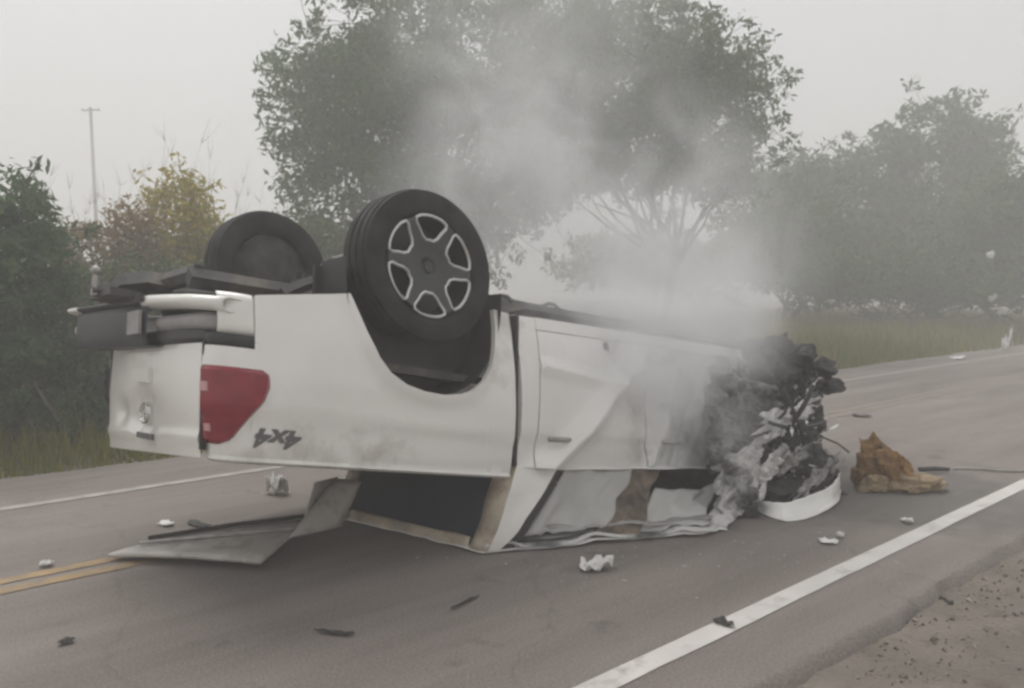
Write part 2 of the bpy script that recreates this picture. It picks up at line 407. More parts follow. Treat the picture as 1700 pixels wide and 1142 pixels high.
def arch_dist(x, z):
    best = 9
    for (ax, az), (bx, bz) in zip(ARCH[:-1], ARCH[1:]):
        ux, uz = bx - ax, bz - az; t = max(0, min(1, ((x - ax) * ux + (z - az) * uz) / (ux * ux + uz * uz)))
        best = min(best, math.hypot(x - ax - t * ux, z - az - t * uz))
    return best
def bed_pt(x, z, off=0.0, sgn=1):
    (px, py), (nx, ny) = bed_path(x); d = prof(z) + off
    # flared lip round the wheel arch
    if -.52 < x < .50:
        dd = arch_dist(x, z); d += .022 * math.exp(-(dd / .05) ** 2)
    d += .005 * nz((x, z, 0), 2.2, 3)
    return (px + nx * d, sgn * (py + ny * d), z)
xs = sorted(set([round(v, 4) for v in
     list(np.linspace(-.88, -.905, 2)) + [-.9051] + list(-.88 - .2 * np.sin(np.linspace(.13, 1, 14) * math.pi / 2)) + list(np.linspace(-.9, -.44, 24)) + [-.4401] +
     list(np.linspace(-.44, .25, 60)) + list(np.linspace(.25, .437, 40)) + [.4371] + list(np.linspace(.44, .56, 8))]))
def bed_side(sgn):
    b = MB(); rows = []
    for x in xs:
        lo = zlow(x); row = []
        (px, py), (nx, ny) = bed_path(x)
        lip = bed_pt(x, lo, 0, sgn); row.append((lip[0] - nx * .035, lip[1] - sgn * ny * .035, lo + .004))
        for k in range(19):
            z = lo + (1.262 - lo) * k / 18; row.append(bed_pt(x, z, 0, sgn))
        for z, d in ((1.278, -.042), (1.288, -.056), (1.292, -.075), (1.290, -.105), (1.275, -.115), (1.22, -.117), (1.0, -.117), (.80, -.117)):
            row.append((px + nx * d, sgn * (py + ny * d), max(z, lo + .01)))
        rows.append(row)
    b.grid(rows); b.map(TW)
    return b.build('bed_side', M['paint'], truck, angle=35)
bed_side(1); bed_side(-1)
# inner wheel house and bed tub
b = MB()
for sgn in (1, -1):
    rows = []
    for k in range(25):
        a = math.pi * k / 24; x = -.47 * math.cos(a); z = .30 + .60 * math.sin(a) ** .8
        rows.append([(x, sgn * .87, z), (x, sgn * .62, z)])
    b.grid(rows); b.box((-.5, sgn * .60 - .01, .32), (.5, sgn * .60 + .01, .92), 4)
b.map(TW).build('wheel_housing', M['black'], truck)
b = MB(); b.box((-1.05, -.78, .76), (.55, .78, .80), 8); b.map(TW).build('bed_floor', M['under'], truck)
b = MB(); b.box((.50, -.78, .76), (.545, .78, 1.27), 6); b.map(TW).build('bed_front_wall', M['paint'], truck)
# --- tailgate ----------------------------------------------------
b = MB(); rows = []
for y in np.linspace(-.735, .735, 50):
    row = []
    for z in [.79] + list(np.linspace(.795, 1.265, 26)) + [1.28]:
        d = -.012 * math.cos(min(1, abs((z - 1.03) / .26)) * math.pi / 2) - .012 * max(0, 1 - abs(z - 1.2) / .035)
        # dent round the emblem
        d += .045 * math.exp(-(((y + .02) / .17) ** 2 + ((z - 1.12) / .085) ** 2)) * (1 + .9 * nz((y, z, 0), 11))
        d += .025 * math.exp(-(((y + .42) / .12) ** 2 + ((z - 1.1) / .05) ** 2))
        row.append((-1.085 + d + .02 * (y / .735) ** 4, y, z + .055 * max(0, (z - .9) / .38) * (.735 - y) / 1.47))
    row.insert(0, (-1.03, y, .79)); row.append((-1.03, y, 1.285 + .055 * (.735 - y) / 1.47))
    rows.append(row)
b.grid(rows); tg = b.map(TW).build('tailgate', M['paint'], truck)
b = MB(); ring = [(-1.075 - .01, -.02 + .075 * math.cos(a), 1.12 + .05 * math.sin(a)) for a in np.linspace(0, 2 * math.pi, 25)[:-1]]
b.tube(ring, .007, 6, closed=True)
b.tube([(-1.085, -.02 + .028 * math.cos(a), 1.12 + .048 * math.sin(a)) for a in np.linspace(0, 2 * math.pi, 21)[:-1]], .006, 6, closed=True)
b.tube([(-1.085, -.02 + .055 * math.cos(a), 1.145 + .02 * math.sin(a)) for a in np.linspace(0, 2 * math.pi, 21)[:-1]], .005, 6, closed=True)
o = b.map(TW).build('emblem', M['chrome'], tg)
b = MB()
for k in range(5):
    y0 = .16 - .05 * k; b.box((-1.112, y0 - .018, 1.215), (-1.095, y0 + .018, 1.243), 1)
b.map(TW).build('lettering', M['decal'], tg)
b = MB(); b.box((-1.12, -.12, .90), (-1.09, .12, .97), 2); b.map(TW).build('tailgate_handle', M['paint'], tg)
for y in (-.748, .748): MB().box((-1.075, y - .011, .78), (-1.05, y + .011, 1.245), 6).map(TW).build('tailgate_seam', M['seam'], truck)
# --- tail lights ----------------------------------------------------
def path_s(n=40):
    return [-.88 - .2 * math.sin(t * math.pi / 2) for t in np.linspace(1, 0, n)] + list(np.linspace(-.87, -.78, 10))
PS = path_s()
cum = [0]
for i in range(1, len(PS)):
    p0, p1 = bed_path(PS[i - 1])[0], bed_path(PS[i])[0]; cum.append(cum[-1] + math.hypot(p1[0] - p0[0], p1[1] - p0[1]))
def light(sgn, m_lens, m_clear):
    def patch(s0f, s1f, z0, z1, off, nu=16, nv=18):
        b = MB(); rows = []
        for j in range(nv + 1):
            z = z0 + (z1 - z0) * j / nv; row = []
            for i in range(nu + 1):
                s = s0f(z) + (s1f(z) - s0f(z)) * i / nu; x = float(np.interp(s, cum, PS))
                e = min(i, nu - i, j * .9, (nv - j) * .9)
                p = bed_pt(x, z, off * (1 if e > 0 else 0) + .001, sgn); row.append(p)
            rows.append(row)
        return b.grid(rows)
    s1 = lambda z: float(np.interp(z, [.885, .905, .955, 1.02, 1.18, 1.208, 1.215], [.285, .318, .322, .30, .165, .13, .09]))
    l = patch(lambda z: .006, s1, .885, 1.215, .020).map(TW).build('tail_light', m_lens, truck, angle=30)
    patch(lambda z: .02, lambda z: .075, .95, 1.005, .027, 6, 6).map(TW).build('reversing_lens', m_clear, l)
    patch(lambda z: .03, lambda z: .075, 1.125, 1.17, .027, 6, 6).map(TW).build('indicator_lens', m_clear, l)
light(1, M['red'], M['pinklens']); light(-1, M['seam'], M['seam'])
# --- 4x4 decal -------------------------------------------------------
cu = bpy.data.curves.new('txt', 'FONT'); cu.body = '4x4'; cu.size = .155; cu.shear = .28; cu.extrude = .0; cu.resolution_u = 2; cu.offset = .006
to = bpy.data.objects.new('txt', cu); COL.objects.link(to); dg = bpy.context.evaluated_depsgraph_get(); dg.update()
tm = bpy.data.meshes.new_from_object(to.evaluated_get(dg))
b = MB(); b.v = [bed_pt(-.665 - v.co.x * .9, 1.135 + v.co.y * .72, .004) for v in tm.vertices]; b.f = [tuple(p.vertices) for p in tm.polygons]
bpy.data.objects.remove(to); bpy.data.curves.remove(cu); bpy.data.meshes.remove(tm)
o = b.map(TW).build('side_lettering', M['decal'], truck, smooth=False); o['label'] = 'dark grey 4x4 lettering on the bed side'
# --- rear bumper -------------------------------------------------------
def bump_path(y):
    a = abs(y); x = -1.16 + .03 * (a / .6) ** 2 if a < .6 else -1.13 + .12 * ((a - .6) / .27) ** 2
    return x if y > 0 else -1.16 - .085 * min(1, a / .9)          # the far half is wrenched backwards
def bumper_piece(y0, y1, zs, name, m, grow=0.0, n=20, par=None, rise=0.0, bulge=.035):
    b = MB(); rows = []
    for y in np.linspace(y0, y1, n):
        x = bump_path(y) - grow; k = rise * (y1 - y) / (y1 - y0); z0, z1 = zs[0] - k, zs[1] - k; zc = (z0 + z1) / 2; hz = (z1 - z0) / 2
        row = [(x + .10, y, z0 + .005)]
        for t in np.linspace(-1, 1, 9): row.append((x + bulge * abs(t) ** 3, y, zc + hz * t))
        row.append((x + .10, y, z1 - .005)); rows.append(row)
    b.grid(rows); return b.map(TW).build(name, m, par or truck, thick=.004)
bp_ = bumper_piece(-.80, .24, (.60, .80), 'bumper', M['navy'], .012, bulge=.012)
bp_['label'] = 'dark middle section of the rear bumper'
bumper_piece(-.80, .24, (.575, .602), 'bumper_lip', M['black'], .03)
bumper_piece(.16, .86, (.595, .655), 'bumper_end', M['bumper_white'], .02, rise=.035, bulge=.03)
bumper_piece(.24, .80, (.655, .735), 'bumper_panel', M['grey_panel'], -.03)
bumper_piece(-.89, -.74, (.575, .61), 'bumper_end', M['bumper_white'], .035, 8)
bumper_piece(-.86, -.80, (.66, .74), 'bumper_end', M['bumper_white'], .0, 6)
for sgn in (1, -1):
    b = MB(); rows = []
    for x in list(np.linspace(-1.045, -.93, 10)) + [-.915, -.908]:
        row = []
        for z in np.linspace(.568, .742, 10):
            e = .012 * max(0, abs(z - .655) / .087 - .75) / .25
            row.append((x, sgn * (.895 + prof(z) - .05 * ((-.92 - x) / .12 if x < -.92 else 0) ** 2 - e), z))
        rows.append(row)
    if sgn > 0: b.grid(rows).map(TW).build('bumper_end', M['bumper_white'], truck, thick=.004)
    b = MB(); rows = []
    for q_ in np.linspace(0, cum[-1] - .085, 40):
        x = float(np.interp(q_, cum, PS)); rows.append([bed_pt(x, z, o_ - .016, sgn) for z, o_ in ((.735, -.02), (.745, .01), (.77, .016), (.79, .01), (.802, -.02))])
    b.grid(rows); b.map(TW).build('bumper_trim', M['black'], truck)
b = MB(); rows = []
for y in np.linspace(-.74, .74, 20): rows.append([(bump_path(y) + dx, y, z) for dx, z in ((.12, .70), (.035, .735), (.03, .77), (.10, .80))])
b.grid(rows); b.map(TW).build('bumper_step', M['black'], truck)
# tow hitch and brackets
b = MB(); b.tube([(-1.33, -.10, .55), (-1.24, -.09, .53), (-1.20, -.08, .50), (-1.08, -.04, .47), (-.98, .0, .48)], [.030, .034, .055, .065, .06], 4)
b.box((-1.30, -.30, .54), (-1.16, .12, .575), 3)
hitch = b.map(TW).build('tow_hitch', M['under'], truck)
b = MB(); b.tube([(-1.315, -.10, .57), (-1.315, -.10, .47)], [.022, .015], 12)
b.lathe([(.001, -.027), (.014, -.023), (.023, -.010), (.026, .0), (.023, .010), (.014, .023), (.001, .027)], (-1.315, -.10, .45), 'z', 16)
b.map(TW).build('tow_ball', M['steel'], hitch)
b = MB(); b.box((-1.19, -.6, .56), (-1.10, .2, .60), 3); b.map(TW).build('bumper_bracket', M['under'], truck)
b = MB(); b.box((-1.196, .02, .64), (-1.182, .22, .75), 2); b.map(TW).build('plate_recess', M['grey_panel'], bp_)

# --- wheels -------------------------------------------------------------
def wheel(c, sgn, name='wheel', burnt=False, R=.383):
    cx, cy, cz = c
    w = bpy.data.objects.new(name, None); COL.objects.link(w); w.parent = truck; w['_base'] = truck['_base']
    def mk(b, nm, m, **k): return b.map(TW).build(nm, m, w, **k)
    W = .125
    b = MB(); pr = [(.235, -W * .75), (.262, -W * .85), (.30, -W * 1.0), (.345, -W), (.375, -W * .9), (R - .004, -W * .72)]
    for t in (-.5, 0, .5): pr += [(R, W * (t - .19)), (R, W * (t + .15)), (R - .012, W * (t + .17)), (R - .012, W * (t + .29))]
    pr += [(R - .004, W * .72), (.375, W * .9), (.345, W), (.30, W * 1.0), (.27, W * .9), (.262, W * .82), (.25, W * .72), (.235, -W * .75)]
    b.lathe(pr, c, 'y', 64); mk(b, 'tyre', M['burnt'] if burnt else M['rubber'], angle=30)
    o = sgn * W
    if burnt:
        b = MB(); b.lathe([(.25, o * .3), (.2, o * .2), (.1, o * .35), (.001, o * .35)], c, 'y', 32); mk(b, 'rim', M['burnt']); return w
    # rim barrel
    b = MB(); b.lathe([(.262, o * .88), (.268, o * .80), (.25, o * .70), (.242, o * .1), (.225, -o * .3), (.001, -o * .35)], c, 'y', 64); mk(b, 'rim', M['alloy_dark'])
    # face: polar grid with six openings
    def fo(r): return o * (.62 + .18 * min(1, r / .25) ** 2 - (.0 if r > .09 else .05))
    b = MB(); nt_ = 144; rr = [.03, .06, .09, .12, .133, .146, .16, .175, .19, .205, .22, .235, .25]
    def inside(r, a):
        t = ((a - math.pi / 2 + math.pi / 6) % (math.pi / 3)) - math.pi / 6
        half = math.radians(np.interp(r, [.135, .155, .235, .248], [12, 17, 23.5, 20])); return .135 < r < .247 and abs(t) < half
    base = len(b.v)
    for r in rr:
        for k in range(nt_): a = 2 * math.pi * k / nt_; b.v.append((cx + r * math.cos(a), cy + fo(r), cz + r * math.sin(a)))
    for i in range(len(rr) - 1):
        for k in range(nt_):
            if not inside((rr[i] + rr[i + 1]) / 2, 2 * math.pi * (k + .5) / nt_):
                k2 = (k + 1) % nt_; b.f.append((i * nt_ + k, i * nt_ + k2, (i + 1) * nt_ + k2, (i + 1) * nt_ + k))
    face = mk(b, 'spokes', M['alloy_dark'], thick=.02)
    for q in range(6):
        a0 = math.pi / 2 + q * math.pi / 3; ring = []
        key = [(.134, -10), (.134, 10), (.155, 17), (.228, 23.5), (.246, 22), (.253, 14), (.254, 0), (.253, -14), (.246, -22), (.228, -23.5), (.155, -17)]
        for i in range(len(key)):
            (r0, t0), (r1, t1) = key[i], key[(i + 1) % len(key)]
            for s in (0, .5):
                r = r0 + (r1 - r0) * s; a = a0 + math.radians(t0 + (t1 - t0) * s); ring.append((cx + r * math.cos(a), cy + fo(r) + o * .04, cz + r * math.sin(a)))
        mk(MB().tube(ring, .0085, 6, closed=True), 'spoke_edge', M['machined'])
    b = MB(); b.lathe([(.001, o * .70), (.025, o * .70), (.032, o * .64), (.034, o * .5)], c, 'y', 24); mk(b, 'centre_cap', M['alloy_dark'])
    for q in range(6):
        a = math.pi / 3 * q; b = MB()
        b.tube([(cx + .062 * math.cos(a), cy + o * .5, cz + .062 * math.sin(a)), (cx + .062 * math.cos(a), cy + o * .64, cz + .062 * math.sin(a))], .009, 6); mk(b, 'wheel_nut', M['steel'])
    return w
wheel((0.005, .765, .25), 1)
fw = wheel((-.12, -.86, .135), -1)
b = MB(); b.lathe([(.001, .07), (.06, .07), (.12, .06), (.16, .03), (.235, .0), (.24, -.08)], (-.12, -.80, .135), 'y', 28); b.map(TW).build('brake_drum', M['burnt'], fw)
wheel((3.22, .70, .60), 1, burnt=True, R=.36)
wheel((3.08, -.72, .40), -1, burnt=True, R=.36)
# --- underbody -----------------------------------------------------------
b = MB()
for sgn in (1, -1):
    for x0, x1 in ((-1.05, -.5), (-.5, .5), (.5, 3.4)):
        n = 3 if x1 < 1 else 8
        zs = lambda x: float(np.interp(x, [-1.1, -.5, 0, .5, .8, 3.4], [.48, .46, .52, .42, .29, .32]))
        b.tube([(x, sgn * .45, zs(x)) for x in np.linspace(x0, x1, n)], .05, 4)
for x in (-1.0, -.45, .5, 1.2, 1.9, 2.6): b.tube([(x, -.45, .45 if x < .6 else .30), (x, .45, .45 if x < .6 else .30)], .045, 6)
b.map(TW).build('chassis_frame', M['under'], truck)
b = MB(); b.tube([(0, -.7, .23), (0, -.2, .23), (0, -.12, .23), (0, .12, .23), (0, .2, .23), (0, .7, .24)], [.045, .05, .13, .13, .05, .045], 14)
ax_ = b.map(TW).build('rear_axle', M['under'], truck)
b = MB(); b.lathe([(.001, -.14), (.10, -.11), (.145, 0), (.10, .13), (.001, .18)], (0, 0, .23), 'x', 20); b.map(TW).build('differential', M['under'], ax_)
for sgn in (1, -1):
    b = MB(); b.tube([(x, sgn * .52, .28 + .20 * (x / .62) ** 2) for x in np.linspace(-.62, .62, 13)], .032, 4); b.map(TW).build('leaf_spring', M['under'], truck)
    b = MB(); b.tube([(.12, sgn * .4, .26), (.26, sgn * .3, .75)], .03, 8); b.map(TW).build('shock_absorber', M['steel'], truck)
b = MB(); b.tube([(.1, 0, .24), (1.3, .03, .27), (2.1, .03, .32)], .035, 10); b.map(TW).build('drive_shaft', M['under'], truck)
b = MB(); b.tube([(-1.0, -.55, .45), (-.6, -.5, .46), (-.2, -.36, .5), (.4, -.33, .36), (.7, -.3, .24)], .03, 8)
b.tube([(.7, -.3, .24), (.75, -.3, .22), (1.35, -.28, .22), (1.4, -.28, .23)], [.035, .085, .085, .035], 12); b.tube([(1.4, -.28, .23), (2.2, -.22, .26), (3.0, -.2, .45)], .028, 8)
b.map(TW).build('exhaust', M['under'], truck)
b = MB(); b.tube([(.62, .28, .36), (.66, .28, .35), (.75, .28, .34), (1.45, .28, .36), (1.53, .28, .37), (1.56, .28, .38)], [.06, .12, .14, .14, .12, .06], 12)
for x in (.9, 1.3): b.tube([(x, .28 + .15 * math.cos(a), .345 + .15 * math.sin(a)) for a in np.linspace(0, 2 * math.pi, 17)[:-1]], .012, 4, closed=True)
b.map(TW).build('fuel_tank', M['under'], truck)
b = MB(); b.box((1.95, -.2, .22), (2.9, .22, .60), 4); b.map(TW).build('gearbox', M['under'], truck)
for y_ in (-.12, .36, .40): MB().tube([(-.95, y_ * .9, .44), (-.3, y_, .40), (.3, y_, .36), (.7, y_ + .04, .30), (2.4, y_ + .02, .32)], .011, 6).map(TW).build('brake_pipe', M['steel'], truck)
for sg in (1, -1):
    for dx_ in (-.05, .05): MB().tube([(dx_, sg * .46, .36), (dx_, sg * .46, .16), (dx_, sg * .58, .16), (dx_, sg * .58, .36)], .011, 6).map(TW).build('spring_bolt', M['under'], truck)
b = MB(); b.box((.62, -.82, .47), (2.85, .82, .52), 10); b.map(TW).build('cab_floor', M['under'], truck)
b = MB(); pr = [(.2, -.10), (.3, -.11), (.36, -.08), (.385, 0), (.36, .08), (.3, .11), (.2, .10), (.001, .06)]
b.lathe(pr, (-.62, -.05, .58), 'z', 32); b.map(TW).build('spare_tyre', M['rubber'], truck)

# --- cab side -----------------------------------------------------------
def side_y(x, z):
    y = .895 + float(np.interp(z, [.36, .5, .7, .9, 1.04, 1.09, 1.22], [-.075, -.042, -.008, .004, .0, -.014, -.032]))
    y -= .03 * max(0, (x - 2.4) / .6) ** 2
    # body damage: folds running across the doors
    d = abs((x - 1.02) * .80 - (z - .80) * -.60 - .10)
    r = (x - .90) / .62 + (z - 1.15) / .55
    fold = math.exp(-(r / .22) ** 2)
    y += .055 * fold - .05 * math.exp(-(((x - 1.70) / .09) ** 2)) * min(1, max(0, (1.25 - z) / .15)) - .06 * math.exp(-(((x - 1.35) / .28) ** 2 + ((z - .78) / .16) ** 2)) - .05 * math.exp(-(((x - 1.98) / .16) ** 2 + ((z - .80) / .2) ** 2))
    for (ax_0, az_0), (bx_0, bz_0), am, wd in (((1.52, .60), (.80, 1.22), .050, .10), ((1.30, .50), (1.60, .95), -.040, .09), ((1.95, .52), (1.72, 1.20), .045, .09), ((2.25, .55), (1.95, 1.2), -.05, .10), ((.75, .66), (1.5, .74), .03, .07)):
        ux, uz = bx_0 - ax_0, bz_0 - az_0; L2 = ux * ux + uz * uz; t_ = max(0, min(1, ((x - ax_0) * ux + (z - az_0) * uz) / L2)); dd = math.hypot(x - ax_0 - t_ * ux, z - az_0 - t_ * uz)
        y += am * max(0, 1 - dd / wd) ** 1.3
    y += .010 * nz((x, z, 0), 2.6, 5) + .006 * nz((x, z, 0), 7, 8)
    if x > 2.0: y += .12 * (x - 2.0) * nz((x, z, 0), 4, 9) + .07 * (x - 2.0) * nz((x, z, 0), 10, 4)
    return y
def side_panel(name, x0f, x1f, z0, z1, m, nu=26, nv=26, sgn=1, par=None, off=0.0):
    b = MB(); rows = []
    for j in range(nv + 1):
        z = z0 + (z1 - z0) * j / nv; row = []
        a0, a1 = x0f(z), x1f(z)
        row.append((a0, sgn * (side_y(a0, z) - .04), z))
        for i in range(nu + 1):
            x = a0 + (a1 - a0) * i / nu; row.append((x, sgn * (side_y(x, z) + off), z))
        row.append((a1, sgn * (side_y(a1, z) - .04), z)); rows.append(row)
    b.grid(rows); b.map(TW); return b.build(name, m, par or truck, angle=35)
K = lambda v: (lambda z: v)
for sgn in (1, -1):
    side_panel('cab_corner', K(.60), K(.705), .39, 1.225, M['paint'], 6, 26, sgn)
    side_panel('sill', K(.72), K(2.74), .385, .455, M['paint'], 40, 4, sgn, off=-.01)
    d1 = side_panel('rear_door', K(.715), K(1.668), .462, 1.225, M['paint'], 90, 70, sgn)
    d2 = side_panel('front_door', K(1.682), lambda z: 2.60 + .13 * nz((z, 0, 0), 7, 3), .462, 1.225, M['paint_door'], 90, 70, sgn)
    for d_, x in ((d1, .86), (d2, 1.86)):
        b = MB(); pts_ = [(x - .09 + .18 * t, sgn * (side_y(x, 1.06) + .012 + .03 * math.sin(math.pi * t)), 1.065) for t in np.linspace(0, 1, 9)]
        b.tube(pts_, .014, 8); b.map(TW).build('door_handle', M['black'] if sgn < 0 else M['steel'], d_)
    b = MB(); b.box((.575, sgn * .84 - .03, .40), (.595, sgn * .84 + .03, 1.22), 6); b.map(TW).build('cab_gap_seal', M['seam'], truck)
# fender, crumpled and burnt
b = MB(); rows = []
for j in range(33):
    z = .46 + .74 * j / 32; row = []
    for i in range(45):
        e = 3.02 + .42 * max(0, min(1, (z - .72) / .25)) + .10 * nz((z, 1, 0), 9); x = 2.55 + (e - 2.55) * i / 44
        k = min(1, (x - 2.5) * 3)
        y = side_y(2.45, z) - .02 - .10 * (x - 2.6) + k * (.09 * nz((x, z, 1), 5, 2) + .06 * nz((x, z, 2), 12, 4) + .03 * nz((x, z, 2), 24, 4))
        row.append((x, y, z + k * .03 * nz((x, z, 9), 6)))
    rows.append(row)
b.grid(rows); b.map(TW).build('fender', M['paint_soot'], truck, thick=.005, angle=25)
# --- greenhouse ----------------------------------------------------------
def gy(z): return .865 - (z - BELT) / .58 * .245
def pillar(name, xb, xr, m, sgn, inset=.05, n=14, nx_=6, extra=0.0, ripple=.006):
    b = MB(); rows = []
    for k in range(n + 1):
        t = k / n; z = BELT - .03 + (.57 + .03) * t
        a0 = xb[0] + (xr[0] - xb[0]) * t; a1 = xb[1] + (xr[1] - xb[1]) * t; y = gy(max(z, BELT)) + extra
        bul = .012 * math.sin(t * math.pi)
        rows.append([(a0 + .01, sgn * (y - inset), z)] + [(a0 + (a1 - a0) * i / nx_, sgn * (y + bul + ripple * nz((i * .9, z * 1.5, 3), 1.0 if ripple > .01 else 3)), z) for i in range(nx_ + 1)] + [(a1 - .01, sgn * (y - inset), z)])
    b.grid(rows, close_v=True); b.map(TC); return b.build(name, m, truck)
for sgn in (1, -1):
    pillar('rear_pillar', (.605, .93), (.40, .50), M['paint'], sgn)
    pillar('window_seal', (.93, .975), (.50, .60), M['seam'], sgn, .03, extra=-.008)
    pillar('door_pillar', (1.56, 1.86), (1.18, 1.50), M['brown'], sgn, .03, 16, 12, -.03, .022)
    pillar('front_pillar', (2.62, 2.78), (2.08, 2.2), M['paint_soot'], sgn)
    b = MB()
    b.tube([(x, sgn * (gy(1.79) + .012 + .012 * nz((x, 0, 0), 4)), 1.775 - .06 * abs(nz((x, 1, 1), 3))) for x in np.linspace(.38, 2.22, 40)], [.014 + .006 * nz((x_, 3, 3), 3) for x_ in np.linspace(.38, 2.22, 40)], 8)
    b.map(TC).build('roof_rail', M['paint_soot'], truck)
    b = MB(); b.tube([(x, sgn * (gy(1.74) + .05 * nz((x, 5, 0), 2.2)), 1.70 - .07 * abs(nz((x, 6, 1), 2.5))) for x in np.linspace(.5, 2.2, 40)], .014, 6)
    b.map(TC).build('drip_rail', M['steel'] if sgn > 0 else M['paint'], truck)
    b = MB(); b.tube([(x, sgn * (.85 + .015 * nz((x, 2, 0), 3)), 1.232) for x in np.linspace(.62, 2.68, 36)], .014, 6); b.map(TC).build('window_sill', M['paint'], truck)
for (x0, x1), (r0, r1), t0, t1, sd in (((.99, 1.56), (.62, 1.20), .02, .86, 3), ((1.88, 2.5), (1.5, 2.05), .35, .95, 8)):
    b = MB(); rows = []
    for j_ in range(13):
        t = t0 + (t1 - t0) * j_ / 12 + .0; row = []
        for i_ in range(26):
            u = i_ / 25; tt_ = t if j_ < 12 else t - .10 * abs(nz((u * 4, sd, 0), 1.3))
            row.append(((x0 + (x1 - x0) * u) * (1 - tt_) + (r0 + (r1 - r0) * u) * tt_, gy(BELT + .58 * tt_) - .03 + .035 * nz((u * 3.2, tt_ * 1.2, sd), 1.4), BELT + .58 * tt_))
        rows.append(row)
    b.grid(rows); b.map(TC).build('curtain_airbag', M['liner'], truck, thick=.004, angle=60)
# rear face of the cab
b = MB(); b.box((.598, -.84, .42), (.62, .84, 1.215), 8); b.map(TC).build('cab_rear_wall', M['paint'], truck)
for sgn in (1, -1):
    b = MB(); rows = []
    for k in range(13):
        t = k / 12; z = BELT - .02 + .60 * t; x = .60 - .20 * t; y1 = gy(max(z, BELT)) + .004
        rows.append([(x - .004, sgn * (y1 - .17 + .05 * t), z), (x - .012, sgn * (y1 - .08), z), (x, sgn * y1, z)])
    b.grid(rows); b.map(TC).build('rear_corner_panel', M['cream'], truck, thick=.004)
b = MB(); b.grid([[(.60 - .20 * t, y, BELT + .58 * t) for y in np.linspace(-.68 + .12 * t, .68 - .12 * t, 24)] for t in np.linspace(0, .12, 4)]); b.map(TC).build('rear_window_frame', M['paint'], truck, thick=.004)
b = MB(); b.grid([[(.60 - .20 * t, y, BELT + .58 * t) for y in np.linspace(-.68 + .12 * t, .68 - .12 * t, 24)] for t in np.linspace(.12, .9, 10)]); b.map(TC).build('rear_window', M['glass'], truck)
b = MB(); b.grid([[(.60 - .20 * t - .006, y, BELT + .58 * t) for y in np.linspace(-.63 + .14 * t, .63 - .14 * t, 24)] for t in np.linspace(.88, 1.0, 4)]); b.map(TC).build('rear_roof_edge', M['cream'], truck, thick=.004)
# roof skin, lining, windscreen
b = MB(); b.grid([[(x, y, 1.80) for y in np.linspace(-.62, .62, 24)] for x in np.linspace(.38, 2.2, 30)]); b.map(TC).build('roof', M['paint'], truck, thick=.003)
b = MB(); b.grid([[(x, y, 1.74 - .02 * nz((x, y, 0), 3)) for y in np.linspace(-.60, .60, 24)] for x in np.linspace(.42, 2.15, 30)]); b.map(TC).build('roof_lining', M['liner'], truck)
b = MB(); b.grid([[(2.95 - .75 * t + .02 * nz((t * 3, y, 0), 4), y, 1.13 + .66 * t) for y in np.linspace(-.68 + .08 * t, .68 - .08 * t, 22)] for t in np.linspace(0, 1, 14)]); b.map(TC).build('windscreen', M['glass'], truck)
# seats
for y0 in (-.55, .12):
    b = MB(); b.box((1.75, y0, .72), (2.2, y0 + .44, .86), 3); b.box((1.66, y0, .80), (1.80, y0 + .44, 1.36), 4); b.box((1.64, y0 + .1, 1.38), (1.74, y0 + .34, 1.54), 2)
    b.map(TC).build('front_seat', M['seat'], truck)
b = MB(); b.box((.80, -.62, .74), (1.25, .62, .88), 4); b.box((.70, -.62, .84), (.84, .62, 1.34), 5)
for y in (-.4, .4): b.box((.66, y - .13, 1.36), (.76, y + .13, 1.52), 2)
b.map(TC).build('rear_bench', M['seat'], truck)
b = MB(); b.box((2.4, -.75, .85), (2.85, .75, 1.2), 6); b.map(TC).build('dashboard', M['black'], truck)
b = MB(); ringp = [(2.36 + .05 * math.sin(a), .36 + .18 * math.cos(a), 1.08 + .18 * math.sin(a)) for a in np.linspace(0, 2 * math.pi, 25)[:-1]]; b.tube(ringp, .016, 6, closed=True); b.map(TC).build('steering_wheel', M['black'], truck)
# --- smashed engine bay ------------------------------------------------------
b = MB(); b.grid([[(2.95 + .95 * u, y, 1.10 - .06 * u + .10 * nz((u * 2, y, 0), 2.5) + .05 * nz((u * 2, y, 4), 7)) for y in np.linspace(-.75, .72, 36)] for u in np.linspace(0, 1, 30)]); b.map(TW).build('hood', M['paint_soot'], truck, thick=.004, angle=25)
b = MB(); b.box((3.0, -.35, .50), (3.65, .30, .98), 7); b.tube([(3.1, .36, .62), (3.6, .36, .64)], .07, 10); b.tube([(3.1, .2, 1.0), (3.55, .2, 1.02)], .06, 10); b.lathe([(.001, .1), (.1, .1), (.11, .06), (.1, 0)], (3.66, 0, .66), 'x', 18)
b.map(TW).build('engine_block', M['burnt'], truck)
b = MB(); b.box((3.84, -.6, .52), (3.90, .62, .98), 8)
for y in np.linspace(-.55, .6, 12): b.box((3.90, y, .54), (3.915, y + .02, .96), 3)
b.map(TW).build('radiator', M['burnt'], truck)
b = MB(); b.tube([(3.95, -.75, .62), (4.06, -.3, .60), (4.08, .2, .62), (3.98, .72, .66)], .055, 6); b.map(TW).build('bumper_beam', M['burnt'], truck)
